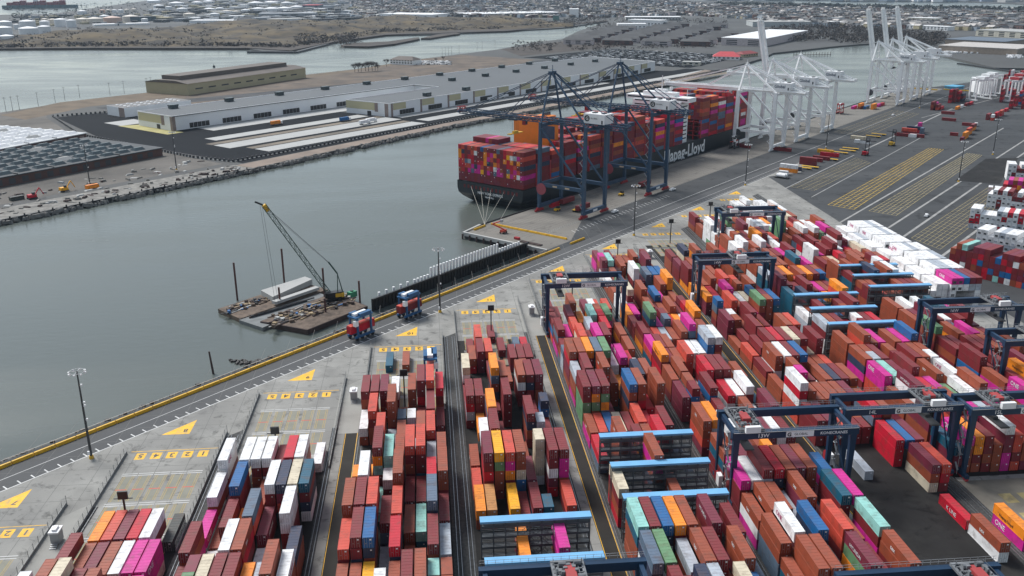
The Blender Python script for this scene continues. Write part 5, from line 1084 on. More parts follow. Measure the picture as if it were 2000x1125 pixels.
for (x, y, l, lb) in [(612,640,11,'small grey work float nearest the crane barge'),(640,634,8,'second small float beside the near side of the crane barge')]:
    t = thing('work_float', lb, 'float', group='small floats beside the crane barge'); P = at(x,y,-3); f = MB(); f.cbox((P.x,P.y,-3.5),(l,1.8,1.1),0,.75); f.build('pontoon', steel, t); f = MB(); f.cbox((P.x,P.y,-2.4),(l*.7,1.2,.25),0,.75); f.build('deck', plank, t)

# ------------------------------------------------------------------ vehicles
def straddle(loc, rot, lab, load, frame_m):
    t = thing('straddle_carrier', lab, 'straddle carrier', loc, rot, 'straddle carriers on the terminal')
    H = 8.6
    for sx in (-1, 1):
        for sy in (-1, 1): f = MB(); f.box(sx*2.0-.3,sx*2.0+.3, sy*3.4-.35,sy*3.4+.35, 1.2,H); f.build('leg', frame_m, t)
        f = MB(); f.box(sx*2.0-.4,sx*2.0+.4,-4.8,4.8,1.0,1.8); f.build('side_beam', frame_m, t)
        for y in (-3.9,-1.4,1.4,3.9): f = MB(); f.tube((sx*2.0-.3,y,.75),(sx*2.0+.3,y,.75),.75,n=12); f.build('wheel', black, t)
    f = MB(); f.box(-2.3,2.3,-4.4,4.4,H,H+.5); f.box(-2.2,-1.0,-3.8,-.5,H+.5,H+1.6); f.box(.4,2.2,-2,3.8,H+.5,H+1.5); f.build('top_frame', frame_m, t)
    f = MB(); f.box(-1.0,.9,-3.4,2.8,H+.5,H+1.5); f.build('engine_cover', cwhite, t)
    f = MB(); f.box(1.2,2.6,-4.9,-3.4,5.8,7.9); f.build('cab', cwhite, t)
    f = MB(); f.box(-1.2,1.2,-6,6,5.6,5.95); f.build('spreader', C['c'], t)
    if load:
        o = bpy.data.objects.new('shipping_container', CM[12.2]); COL.objects.link(o); o.rotation_euler = (0,0,rot)
        M = Matrix.Rotation(rot, 4, 'Z') @ Vector((-1.22,-6.1,2.8)); o.location = Vector(loc)+M
        o.material_slots[0].link = 'OBJECT'; o.material_slots[0].material = C[load]; tag(o, CN[load]+' container carried by the '+lab, 'container', 'containers carried by straddle carriers')
RD = UA-math.pi/2
carb = mat('carrier_blue', (.015,.10,.24), .45)
straddle(at(706,657), RD, 'nearer blue straddle carrier on the road', 'k', carb)
straddle(at(800,617), RD, 'farther blue straddle carrier on the road', 'r', carb)
straddle((-1.6,283,0), 0, 'blue straddle carrier parked in truck lane one beyond the stacks', None, carb)
straddle(Q(300,-9), RD, 'dark straddle carrier under the first white quay crane', None, dsteel)
straddle(at(1640,222), RD, 'dark red straddle carrier alone on the far quay', None, redp)
def top_loader(px_, py_, m_, lab):
    t = thing('top_loader', lab, 'top loader', at(px_,py_), -.75, 'container top loaders on the storage yard')
    f = MB(); f.box(-1.6,1.6,-4,2.2,.8,2.4); f.box(-1.5,1.5,-4.4,-2.8,2.4,3.4); f.build('body', m_, t)
    f = MB(); f.box(-1,1,-2.0,.2,2.4,4.6); f.build('cab', glass, t)
    for sx in (-1,1): f = MB(); f.box(sx*1.3-.25,sx*1.3+.25,2.3,2.8,.6,12.5); f.build('mast', dsteel, t)
    f = MB(); f.box(-1.3,1.3,2.35,2.75,12,12.4); f.box(-6.1,6.1,3.0,3.8,10.2,10.7); f.box(-1.2,1.2,2.8,3.4,9.4,10.8); f.build('spreader', dsteel, t)
    for x in (-1.5,1.5):
        for y in (-3.2,1.4): f = MB(); f.tube((x-.4,y,.85),(x+.4,y,.85),.85,n=12); f.build('wheel', black, t)
top_loader(1690,303,C['k'],'crimson top loader with tall mast beside the parked trailers')
top_loader(1742,284,ylw,'yellow top loader with tall dark mast on the storage yard')
def car(p, rot, lab, m_=white, L=4.9, H=1.5, van=False, grp='white cars on the terminal'):
    t = thing('car', lab, 'car', p, rot, grp)
    f = MB(); f.cbox((0,0,.35),(L,1.85,.65)); f.cbox((-.2,0,1.0),(L*.6,1.7,H-.9),0,0,.8); f.build('body', m_, t)
    f = MB(); f.cbox((-.2,0,1.05),(L*.605,1.72,H-1.15),0,0,.84); f.build('window', glass, t)
    for x in (-L*.3,L*.3):
        for y in (-.85,.85): f = MB(); f.tube((x,y-.12,.34),(x,y+.12,.34),.34,n=10); f.build('wheel', black, t)
car(at(1201,415), UA, 'white car on the road in front of the nearest blue quay crane')
car(at(1313,372), UA, 'white pickup sized car on the road in front of the second blue quay crane', L=5.6)
car(at(1809,423), UA+.1, 'white car beside the dotted slot grid in the storage yard')
car(at(1744,226), UA, 'white car with open door shape beside the far quay road', L=5.2)
def chassis(p, rot, lab, grp, c=None, L=12.2):
    t = thing('trailer', lab, 'trailer', p, rot, grp)
    f = MB(); f.box(-1.2,1.2,-L/2,L/2,1.05,1.3); f.build('chassis', ylw, t)
    for y in (-L/2+1.2,-L/2+2.5): f = MB(); f.tube((-1.2,y,.5),(1.2,y,.5),.5,n=10); f.build('axle', black, t)
for x, y, i in [(1568,330,0),(1582,328,1),(1620,313,2),(1640,300,3),(1655,296,4),(1661,292,5),(1705,268,6),(1716,264,7)]:
    chassis(at(x,y), .8+(i % 3)*.03, 'yellow framed empty trailer chassis, %s in the line from the left' % ORD[i], 'empty trailer chassis')
for x, y, lb, c in [(1123,415,'dark red container on the quay, under the nearest blue crane','r'),(1093,402,'dark red container farther back under the nearest blue crane','r'),(1246,368,'dark red container under the second blue crane','r'),(1072,405,'crimson container beside the legs of the nearest blue crane','k')]:
    o = bpy.data.objects.new('shipping_container', CM[12.2]); COL.objects.link(o); o.location = at(x,y)+Vector((0,0,1.2 if c == 'r' else .03)); o.rotation_euler = (0,0,RD)
    o.material_slots[0].link = 'OBJECT'; o.material_slots[0].material = C[c]; tag(o, lb, 'container')
    if c == 'r': chassis(at(x,y)+US*6.1-UN*(-1.2), RD, 'yellow trailer chassis under the '+lb, 'trailers on the quay')
for x, y, lb in [(1088,412,'small yellow bollard machine on the quay near the blue crane'),(1213,382,'small yellow machine on the quay between the blue cranes')]:
    t = thing('yard_tractor', lb, 'tractor', at(x,y), RD); f = MB(); f.box(-1,1,-2,2,.5,1.5); f.build('body', ylw, t); f = MB(); f.box(-.9,.9,.2,1.6,1.5,2.7); f.build('cab', black, t)
    for a in (-1,1):
        for b3 in (-1.3,1.3): f = MB(); f.tube((a-.2,b3,.5),(a+.2,b3,.5),.5,n=10); f.build('wheel', black, t)
t = thing('tank_trailer', 'white tank containers on a dark chassis at the near end of the trailer row', 'tank trailer', at(1525,348), .8)
for q in (0,3.2): f = MB(); f.tube((q,-3,1.9),(q,3,1.9),1.15,n=14); f.build('tank', white, t)
f = MB(); f.box(-1.2,4.4,-5,5,.6,.8); f.build('chassis', dsteel, t)
# ------------------------------------------------------------------ the warehouse across the basin
wh = thing('warehouse', 'very large white warehouse with flat grey roof, beige panels and truck docks', 'warehouse', Q(0,0,-.4), UA)
OUT = [(82,425),(392,425),(392,388),(254,388),(258,332),(640,337),(815,352),(830,470),(600,482),(82,480)]
f = MB(); f.prism(OUT, 0, 12.6); f.build('wall', wwall, wh)
f = MB(); cx, cy = 400, 420
f.prism([(x+(.8 if x < 300 else -.8), y+(.8 if y < 400 else -.8)) for x, y in [(82,425),(391.2,425.0),(391.2,388),(254,388),(258,332),(640,337),(815,352),(830,470),(600,482),(82,480)]][:], 12.3, 12.75)
f.build('roof', roofg, wh)
f = MB()
for (a, b_) in zip(OUT, OUT[1:]+OUT[:1]): f.beam((*a, 12.9), (*b_, 12.9), .5, .7)
f.build('parapet', white, wh)
rr = random.Random(2); i = 0
for k in range(11):
    for n, off in ((468, 0), (395, 25)):
        s = 110+k*62+off
        if n == 395 and s < 262+30*0 or s > 800: continue
        f = MB(); f.box(s,s+7,n-(55 if n==395 and s<392 else 0)+20*(n==395 and s>=392),n-(55 if n==395 and s<392 else 0)+20*(n==395 and s>=392)+6,12.8,16.2)
        f.box(s-1.2,s+8.2,n-(55 if n==395 and s<392 else 0)+20*(n==395 and s>=392)+1,n-(55 if n==395 and s<392 else 0)+20*(n==395 and s>=392)+5,15.0,16.4); f.build('roof_unit', dglass, wh)
def wall_features(a, b_, name_off, panels):
    a, b_ = Vector((*a,0)), Vector((*b_,0)); d = (b_-a).normalized(); o = Vector((d.y,-d.x,0))
    L = (b_-a).length; return a, d, o, L
def panel(a, d, o, u0, u1, z0, z1, m_, name, t_=.12):
    f = MB(); p = a+d*u0+o*t_/2; q = a+d*u1+o*t_/2
    f.add([p+Vector((0,0,z0))-o*t_, q+Vector((0,0,z0))-o*t_, q+Vector((0,0,z0))+o*t_, p+Vector((0,0,z0))+o*t_]+[p+Vector((0,0,z1))-o*t_, q+Vector((0,0,z1))-o*t_, q+Vector((0,0,z1))+o*t_, p+Vector((0,0,z1))+o*t_],
          [(0,3,2,1),(4,5,6,7),(0,1,5,4),(1,2,6,5),(2,3,7,6),(3,0,4,7)]); return f.build(name, m_, wh)
def docks(a, d, o, u0, n):
    for i in range(n):
        u = u0+i*4.2; dk_ = panel(a, d, o, u, u+3.6, .8, 5.2, black, 'dock_door', .3)
        f = MB(); p = a+d*(u+1.8)+o*.36; f.cbox((p.x,p.y,1.5),(.1,2.2,2.4),0,0); f.v = []; f.f = []; f.m = []
        q0, q1 = a+d*(u+.8), a+d*(u+2.6)
        f.add([q0+o*.34+Vector((0,0,1.6)), q1+o*.34+Vector((0,0,1.6)), q1+o*.34+Vector((0,0,4.4)), q0+o*.34+Vector((0,0,4.4))], [(0,1,2,3)]); c = f.build('shutter', white, dk_)
# side facing the basin, south leg (n=332) : direction +s, outward -n
a, d, o, L = wall_features((258,332), (640,337), 0, 0)
for k in range(9):
    u = 3+k*42; panel(a, d, o, u+3, u+21, 6.0, 12.2, beige, 'beige_panel'); panel(a, d, o, u, u+2.4, 0, 12.4, taupe, 'taupe_panel', .2); docks(a, d, o, u+12, 5)
a, d, o, L = wall_features((640,337), (815,352), 0, 0)
for k in range(4): u = 2+k*42; panel(a, d, o, u+3, u+21, 6.0, 12.2, beige, 'beige_panel'); panel(a, d, o, u, u+2.4, 0, 12.4, taupe, 'taupe_panel', .2); docks(a, d, o, u+12, 5)
a, d, o, L = wall_features((82,425), (392,425), 0, 0)
panel(a, d, o, 0, 3, 0, 12.4, taupe, 'taupe_panel', .2)
for k in range(8): docks(a, d, o, 17+k*35, 5)
a, d, o, L = wall_features((82,480), (82,425), 0, 0)
panel(a, d, o, 1, 42, 5.2, 12.4, beige, 'beige_panel'); panel(a, d, o, 38, 42.5, 4, 12.5, taupe, 'taupe_panel', .2); panel(a, d, o, 52, 54.8, 0, 12.4, taupe, 'taupe_panel', .2); panel(a, d, o, 30, 35, 0, 4, black, 'entrance')
a, d, o, L = wall_features((254,388), (258,332), 0, 0)
panel(a, d, o, 0, 40, 5.2, 12.4, beige, 'beige_panel'); panel(a, d, o, 38, 42, 4, 12.5, taupe, 'taupe_panel', .2); panel(a, d, o, 51, 55.5, 0, 12.4, taupe, 'taupe_panel', .2); panel(a, d, o, 28, 33, 0, 4, black, 'entrance')
# small annex with round skylights
an = thing('office_annex', 'low white building with rows of white skylights, left of the warehouse', 'building', Q(0,0,-.4), UA)
f = MB(); f.prism([(101,536),(175,536),(175,568),(101,568)], 0, 9.2); f.build('wall', wwall, an); f = MB(); f.prism([(101.5,536.5),(174.5,536.5),(174.5,567.5),(101.5,567.5)], 9.1, 9.4); f.build('roof', mat('annex_roof',(.20,.195,.19),.9), an)
for i in range(6):
    for j in range(4): f = MB(); f.tube((109+i*11,541+j*7,9.4),(109+i*11,541+j*7,9.9),1.7,1.3,n=8); f.build('skylight', white, an)
f = MB(); f.box(100.8,101,536.2,546,0,9); f.build('taupe_panel', taupe, an)
# ground surfaces round the warehouse
def S(pts, z, m_, name): struct(MB().sheet(sn(pts), z), name, m_)
S([(28,252),(280,262),(870,270),(870,330),(826,330),(815,350),(640,336),(257,331),(253,424),(81,424),(81,481),(640,483),(640,500),(175,500),(150,590),(60,590),(20,430)], -.385, asphn, 'warehouse_yard')
for i, (s0, s1, n0, n1) in enumerate([(105,392,398,423),(262,640,318,331),(75,250,352,368),(60,255,312,334),(70,250,276,294),(262,860,284,300),(70,100,490,520),(120,175,505,522)]):
    S([(s0,n0),(s1,n0),(s1,n1),(s0,n1)], -.37, concl, 'dock_apron')
for i, (s0, s1, n0, n1) in enumerate([(60,255,336,345),(70,250,296,305),(255,860,250,262),(20,60,236,250)]):
    S([(s0,n0),(s1,n0),(s1,n1),(s0,n1)], -.372, soil, 'bare_ground')
S([(68,412),(84,412),(84,484),(68,492)], -.365, mat('dry_grass',(.40,.36,.15),.95,.2,.1), 'grass_verge')
S([(-500,206),(-158,225),(22,232),(20,252),(-500,252)], -.38, rubble, 'quay_rubble'); S([(22,232),(270,251),(349,248),(674,258),(856,276),(870,300),(674,268),(349,258),(270,262),(22,250)], -.36, mat('pinkish_soil',(.23,.18,.145),.95,.2,.05), 'quay_soil')
S([(-400,262),(18,262),(18,480),(55,600),(110,690),(-60,640),(-400,560)], -.392, mat('worn_lot',(.115,.105,.092),.95,.3,.02,dirt=.8,dscale=.03,dcol=(.055,.052,.048)), 'worn_lot')
S([(170,570),(640,512),(860,600),(860,760),(766,758),(566,714),(239,702),(130,690)], -.388, mat('verge_soil',(.13,.10,.075),.95,.3,.03,dirt=.8,dscale=.04,dcol=(.06,.055,.05)), 'verge_soil')
S([(240,640),(120,640),(35,600),(35,652),(120,700),(239,703),(568,716),(766,760),(766,742),(568,700)], -.37, mat('brown_grass',(.14,.105,.07),.95,.25,.05), 'shore_grass')
S([(640,505),(120,600),(120,628),(660,545),(900,600),(900,575),(700,505)], -.375, asph, 'shore_road')
S([(880,330),(1130,350),(1130,620),(880,640)], -.37, asphn, 'parking_field')
S([(900,660),(1230,640),(1290,820),(1000,780)], -.36, marsh, 'scrub_ground')
# stone riprap along the far quay
f = MB(); rr = random.Random(12)
for i in range(1500):
    s = rr.uniform(-200,860); n = (231+ (s-22)*.077 if s < 270 else 250-(s-270)*.04 if s < 349 else 247+(s-349)*.03 if s < 674 else 257+(s-674)*.1)-rr.uniform(-1.5,3.5)
    if s < 22: n = 230-(22-s)*.04-rr.uniform(-1,2)
    P = Q(s,n); r0 = rr.uniform(1,2.6); f.cbox((P.x,P.y,-3.3+rr.random()*1.7), (r0*1.6,r0,r0*.8), 0, rr.random()*3, .6)
tag(f.build('riprap', mat('grey_stone',(.17,.165,.155),.95,.35,.3)), 'grey stone riprap slope along the water below the warehouse', 'rocks', kind='stuff')
# dark retaining fence with posts round the site
for lab, pts in [('dark post fence curving along the quay side of the warehouse yard', [(20,470),(18,300),(26,262),(280,266),(870,276)]),('dark post fence along the road behind the warehouse', [(20,470),(60,598),(170,560),(640,500),(830,492)])]:
    f = MB()
    for a, b_ in zip(pts, pts[1:]):
        a, b_ = Q(*a), Q(*b_); n = int((b_-a).length/4.2)
        for i in range(n): p = a.lerp(b_, i/n); q = a.lerp(b_, (i+.42)/n); f.beam(p+Vector((0,0,.6)), q+Vector((0,0,.6)), .8, 2.0, 0)
        f.beam(a+Vector((0,0,-.2)), b_+Vector((0,0,-.2)), .6, .5, 1)
    tag(f.build('post_fence', [dsteel, concl]), lab, 'fence')
def truck(P, rot, m_, lab):
    t = thing('box_truck', lab, 'truck', P, rot, 'trucks in the warehouse yard'); f = MB(); f.box(-6,4,-1.25,1.25,1.1,4.0); f.build('cargo_box', m_, t); f = MB(); f.box(4.4,6.4,-1.2,1.2,.7,3.2); f.build('cab', white, t)
    for x in (-4.5,-3.2,5.2):
        for y in (-1.1,1.1): f = MB(); f.tube((x,y-.15,.5),(x,y+.15,.5),.5,n=8); f.build('wheel', black, t)
for x, y, m_, lab in [(725,238,white,'white truck on the warehouse yard below the tan corner'),(712,242,white,'second white truck just left of another on the warehouse yard'),(674,236,C['u'],'blue box truck on the warehouse yard'),(960,196,white,'white truck beside the docks farther along the warehouse'),(985,190,white,'white truck by the docks, farthest along the warehouse'),(540,243,C['o'],'orange box truck on the pale strip of the warehouse yard')]:
    truck(at(x,y)-Vector((0,0,.37)), UA, m_, lab)
# tan industrial hall
th = thing('industrial_hall', 'long tan sheet metal hall with brown roof on the far side of the peninsula', 'industrial hall', Q(240,640,-.4), math.atan2(*( (at(598,152)-at(367,187)).y, (at(598,152)-at(367,187)).x)))
LT = (at(598,152)-at(367,187)).length
f = MB(); f.box(0,LT,0,66,0,13); f.build('wall', tanm, th)
f = MB(); hr_ = mat('brown_sheet_roof',(.12,.10,.085),.8,.15,.05)
f.add([(-1,-1,13),(LT+1,-1,13),(LT+1,18,16),(-1,18,16),(-1,67,13),(LT+1,67,13),(LT+1,48,16),(-1,48,16)], [(0,1,2,3),(5,4,7,6),(3,2,6,7),(0,3,7,4),(1,5,6,2),(0,4,5,1)]); f.box(8,LT*.93,19,47,16.05,20.5); f.build('roof', hr_, th)
for i in range(9): f = MB(); f.box(12+i*LT/10,24+i*LT/10,-.06,.02,5.5,7); f.build('window', glass, th)
# sheds with rows of skylights
for nm, lab, c0, c1, c2, rm, sk in [('skylight_shed','dark roofed brick shed with rows of glass skylights at the left across the basin',(-40,372),(318,303),(245,270),dglass,dglass),('silver_roof_shed','brick shed with silver roof and many round vents, upper left across the basin',(-60,318),(170,273),(60,238),lroof,white)]:
    A1, B1 = at(*c0), at(*c1); dd = (B1-A1); Ls = dd.length; ang = math.atan2(dd.y, dd.x); Ws = abs((at(*c2)-B1).dot(Vector((-dd.y,dd.x,0)).normalized()))
    t = thing(nm, lab, 'shed', A1+Vector((0,0,-.4)), ang); Ws = max(60, min(110, Ws))
    f = MB(); f.box(0,Ls,0,Ws,0,5.6); f.build('wall', brick, t)
    f = MB()
    for i in range(int(Ls/26)): f.box(i*26,i*26+.5,-.4,Ws+.4,6.35,7.0)
    f.build('roof_rib', dsteel if sk is dglass else steel, t)
    f = MB(); f.box(-.8,Ls+.8,-.8,Ws+.8,5.6,6.3); f.build('roof', mat('dark_shed_roof',(.055,.062,.068),.8,.2,.1) if sk is dglass else lroof, t)
    nb = int(Ls/13); nr_ = int(Ws/13)
    for i in range(nb):
        for j in range(nr_):
            x, y = 4+i*13, 4+j*13; f = MB()
            f.add([(x,y,6.3),(x+9,y,6.3),(x+9,y+7,6.3),(x,y+7,6.3),(x+1,y+2.6,8.2),(x+8,y+2.6,8.2),(x+8,y+4.4,8.2),(x+1,y+4.4,8.2)], [(0,1,5,4),(1,2,6,5),(2,3,7,6),(3,0,4,7),(4,5,6,7)]); f.build('skylight', sk if (i*7+j*3) % 19 else concl, t)
    f = MB()
    for i in range(int(Ls/9)): f = MB(); f.box(2+i*9,6.5+i*9,-.08,.02,.6,4.4); f.build('bay_door', dsteel if sk is dglass else taupe, t)
# dark timber seawall under the rubble quay, tyres and low walls on it
f = MB(); f.beam(Q(-500,206.2,-2.4), Q(-158,223.6,-2.4), 1.2, 4.6); f.beam(Q(-158,223.6,-2.4), Q(24,230.6,-2.4), 1.2, 4.6)
for i in range(60): s = -480+i*8.4; f.beam(Q(s,205.2+(s+500)*.0505-.6,-6), Q(s,205.2+(s+500)*.0505-.6,1.2), .7)
tag(f.build('timber_seawall', black), 'black timber seawall under the rubble quay at the left', 'seawall')
f = MB(); rr = random.Random(14)
for i in range(260):
    s = rr.uniform(-330,20); n = rr.uniform(236,292) if rr.random() < .6 else rr.uniform(232,246); P = Q(s,n,-.4); k = rr.choice([0,0,1,1,2]); f.cbox((P.x,P.y,-.45), (rr.uniform(1,7),rr.uniform(.8,3),rr.uniform(.3,1.4)), k, rr.random()*3, .7)
tag(f.build('rubble_heaps', [rubble, rust, concl]), 'rubble heaps, blocks and scrap strewn over the quay at the left', 'rubble', kind='stuff')
# machines on the far quay
for x, y, c, lb in [(33,389,'d','dark container bin on the rubble quay at far left'),(63,387,'k','red excavator on the rubble quay at far left'),(125,373,'y','yellow excavator on the rubble quay'),(180,366,'o','orange bin at the foot of the light mast across the basin')]:
    P = at(x,y); t = thing('excavator' if 'excav' in lb else 'skip_bin', lb, 'excavator' if 'excav' in lb else 'bin', P+Vector((0,0,-.38)), .8)
    if 'excav' in lb:
        f = MB(); f.box(-2.4,2.4,-1.6,1.6,1.0,2.8); f.build('body', C[c], t); f = MB(); f.box(-2.6,2.6,-1.8,-1,0,1); f.box(-2.6,2.6,1,1.8,0,1); f.build('track', black, t); f = MB(); f.beam((2,0,2.4),(5,0,6.2),.5); f.beam((5,0,6.2),(7.4,0,1.6),.4); f.build('arm', C[c], t); f = MB(); f.box(-.2,1.4,-1.7,-.4,2.8,4.2); f.build('cab', glass, t)
    else:
        f = MB(); f.box(-4,4,-1.6,1.6,0,2.3); f.build('tub', C[c], t); f = MB(); f.box(-4.1,4.1,-1.7,-1.55,2.1,2.4); f.box(-4.1,4.1,1.55,1.7,2.1,2.4); f.build('rim', dsteel, t)
# utility poles on the far shore
i = 0
for x, y in [(12,218),(25,216),(38,214),(75,207),(108,200),(127,196),(156,191),(215,186),(243,182),(288,176),(296,174),(864,110),(870,109),(876,108),(882,107),(897,105),(932,98),(942,97),(967,94)]:
    P = at(x,y); t = thing('utility_pole', 'thin dark utility pole on the far shore, %s from the left' % ORD[i], 'utility pole', P-Vector((0,0,.4)), 0, 'utility poles on the far shore'); i += 1
    f = MB(); f.tube((0,0,0),(0,0,15),.22,.15,n=5); f.build('pole', rust, t); f = MB(); f.beam((-1.6,0,14),(1.6,0,14),.2); f.build('crossarm', rust, t)

# ------------------------------------------------------------------ trees
def tree_mesh(seed, h=10., tw=.0, dens=900, crown=treem):
    rr = random.Random(seed); tr = MB(); cw = MB()
    tr.tube((0,0,0),(0,0,h*.35),h*.03,h*.022,n=6)
    tips = []
    def br_(p, d, l, r_, dep):
        q = p+d*l; tr.tube(p, q, r_, r_*.6, n=4)
        if dep == 0: tips.append(q); return
        for _ in range(3):
            nd = (d+Vector((rr.uniform(-.8,.8), rr.uniform(-.8,.8), rr.uniform(-.1,.6)))).normalized(); br_(q, nd, l*.68, r_*.55, dep-1)
        tips.append(q)
    for k in range(5):
        a = 2*math.pi*k/5+rr.random(); br_(Vector((0,0,h*.33)), Vector((math.cos(a)*.6, math.sin(a)*.6, 1)).normalized(), h*.26, h*.02, 2)
    for _ in range(dens):
        b_ = rr.choice(tips); p = b_+Vector((rr.gauss(0,h*.07), rr.gauss(0,h*.07), rr.gauss(0,h*.06))); s = h*rr.uniform(.010,.028)
        v1 = Vector((rr.uniform(-1,1),rr.uniform(-1,1),rr.uniform(-1,1))).normalized()*s*2.4; v2 = Vector((rr.uniform(-1,1),rr.uniform(-1,1),rr.uniform(-1,1))).normalized()*s
        cw.add([p-v1, p+v2, p+v1], [(0,1,2)])
    return tr, cw
TM = []
for sd_ in range(4):
    a_, b_ = tree_mesh(sd_+1); o = a_.build('trunk', treem); q = b_.build('crown', treem if sd_ < 3 else treeg); TM.append((o.data, q.data)); bpy.data.objects.remove(o); bpy.data.objects.remove(q)
def tree(P, h, k, lab, grp):
    t = thing('bare_tree', lab, 'tree', P, (h*7) % 6.28, grp); t.scale = (h/10,)*3
    for nm, me in zip(('trunk','crown'), TM[k]): o = bpy.data.objects.new(nm, me); COL.objects.link(o); o.parent = t
rr = random.Random(31); i = 0
for x, y, h in [(693,141,13),(700,140,14),(706,140,12),(714,139,13),(720,139,15),(727,138,14),(733,138,13),(738,138,10),(755,130,12),(852,122,7),(866,119,8)]:
    tree(at(x,y), h, i % 3, 'bare winter tree by the shore behind the warehouse, %s from the left' % ORD[i], 'bare trees by the far shore'); i += 1
# woods and street trees far off: one mass
fo = MB(); rr = random.Random(17)
def blob(mb, P, r_, h, n=16, m_=0):
    for _ in range(n):
        a = rr.random()*6.28; q = rr.random()**.5*r_; z = rr.uniform(.15,1)*h; s = rr.uniform(.16,.34)*r_+.4
        c = Vector((P.x+math.cos(a)*q*(1.1-z/h*.5), P.y+math.sin(a)*q*(1.1-z/h*.5), z))
        v = [Vector((rr.uniform(-1,1),rr.uniform(-1,1),rr.uniform(-.8,1)))*s for _ in range(4)]
        mb.add([c+k for k in v], [(0,1,2),(0,2,3),(0,3,1),(1,3,2)], m_)
def inpoly(x, y, pl):
    c = False
    for i in range(len(pl)):
        a, b_ = pl[i], pl[i-1]
        if (a[1] > y) != (b_[1] > y) and x < (b_[0]-a[0])*(y-a[1])/(b_[1]-a[1])+a[0]: c = not c
    return c
WOOD = [(1478,72),(1512,58),(1600,52),(1700,56),(1790,66),(1850,72),(1840,88),(1800,92),(1740,86),(1700,85),(1650,86),(1605,78),(1560,84)]
n = 0
while n < 950:
    x, y = rr.uniform(1478,1850), rr.uniform(52,92)
    if inpoly(x, y, WOOD): blob(fo, at(x,y), rr.uniform(5,9), rr.uniform(8,14), 12, 0); n += 1
for _ in range(500):
    x = rr.uniform(1000,1400); 
    v = rr.random(); P = at(1000+v*400, 92-v*8+rr.uniform(-8,10)); 
    if rr.random() < .5: blob(fo, P, rr.uniform(3,7), rr.uniform(3,6), 8, 0)
for _ in range(700):   # scrub on the far shores
    x = rr.uniform(-60,1190); yb = [(-60,97),(180,93),(484,93),(569,97),(650,80),(753,66),(991,58),(1190,38)]
    for a, b_ in zip(yb, yb[1:]):
        if a[0] <= x <= b_[0]: y = a[1]+(b_[1]-a[1])*(x-a[0])/(b_[0]-a[0])
    blob(fo, at(x, y-rr.uniform(1.5,6)), rr.uniform(4,11), rr.uniform(3,7), 9, 0)
for _ in range(160): blob(fo, at(rr.uniform(575,700), rr.uniform(70,88)), rr.uniform(5,10), rr.uniform(5,9), 9, 0)
for _ in range(900):
    v = rr.choice(HV); q = rr.uniform(3,9); fo_z = v[2]; k0 = len(fo.v); blob(fo, Vector((v[0]+rr.uniform(-20,20), v[1]+rr.uniform(-20,20), 0)), q, rr.uniform(2,5), 6, rr.choice([0,0,1]))
    for z_ in range(k0, len(fo.v)): a = fo.v[z_]; fo.v[z_] = (a[0], a[1], a[2]+fo_z-1.5)
CITY = [[(690,36),(1200,34),(1330,30),(1500,40),(1700,48),(1850,58),(2060,66),(2060,22),(1700,14),(1400,10),(1100,-8),(690,-8)]]
n = 0
while n < 4200:
    x = rr.uniform(690,2060); y = -8+rr.random()**1.3*75
    if inpoly(x, y, CITY[0]): P = at(x,y); k = P.y/3000; blob(fo, P, rr.uniform(6,13)*max(1,k), rr.uniform(7,12), 7, 1 if rr.random() < .4 else 0); n += 1
for _ in range(500): x = rr.uniform(1400,2060); P = at(x, 9+(x-1400)*.021+rr.uniform(-1,3.5)); blob(fo, P, rr.uniform(15,32), rr.uniform(9,15), 8, 1)
for _ in range(700): x = rr.uniform(20,760); P = at(x, rr.uniform(6,44)); blob(fo, P, rr.uniform(6,14), rr.uniform(4,9), 6, 1)
for _ in range(260): x = rr.uniform(1100,1420); P = at(x, rr.uniform(38,60)); blob(fo, P, rr.uniform(4,8), rr.uniform(5,9), 8, 0)
tag(fo.build('distant_woods', [treem, treeg]), 'leafless woods, scrub and street trees over the distant shores and town', 'woods', kind='stuff')

# ------------------------------------------------------------------ tank farm and far buildings
tkc = [mat('tank_white',(.72,.73,.74),.6,.06,.01), mat('tank_cream',(.66,.60,.52),.6,.06,.01), mat('tank_peach',(.60,.42,.34),.6,.06,.01)]
TK = [(8,68,24,14,0),(14,80,20,9,0),(58,72,27,16,0),(88,67,18,15,0),(55,55,22,15,0),(33,57,8,10,0),(88,52,14,12,0),(10,52,20,11,0),(104,49,13,13,1),(88,46,10,11,1),(120,52,18,16,0),(140,53,14,15,0),(162,46,20,11,1),(186,46,24,12,1),(220,44,26,12,2),(256,41,24,12,1),(283,43,10,8,0),(205,38,14,10,0),(161,28,14,10,0),(200,25,8,9,2),(212,25,8,9,1),(224,25,8,9,0),(236,25,8,9,0),(248,24,8,9,1),(262,23,9,9,1),
      (310,16,16,10,0),(330,18,10,9,0),(345,10,22,9,0),(356,22,16,9,0),(370,34,18,10,1),(385,8,16,8,0),(408,6,18,8,0),(420,33,15,9,0),(444,26,14,8,1),(462,28,12,9,1),(480,24,14,8,0),(505,22,22,9,0),(530,22,24,9,0),(556,21,24,9,0),(580,18,20,9,0),(500,9,24,8,0),(530,8,22,8,0),(560,9,18,8,0),(410,22,18,8,0),(430,20,12,8,0),(300,5,20,8,0)]
rnk = {}
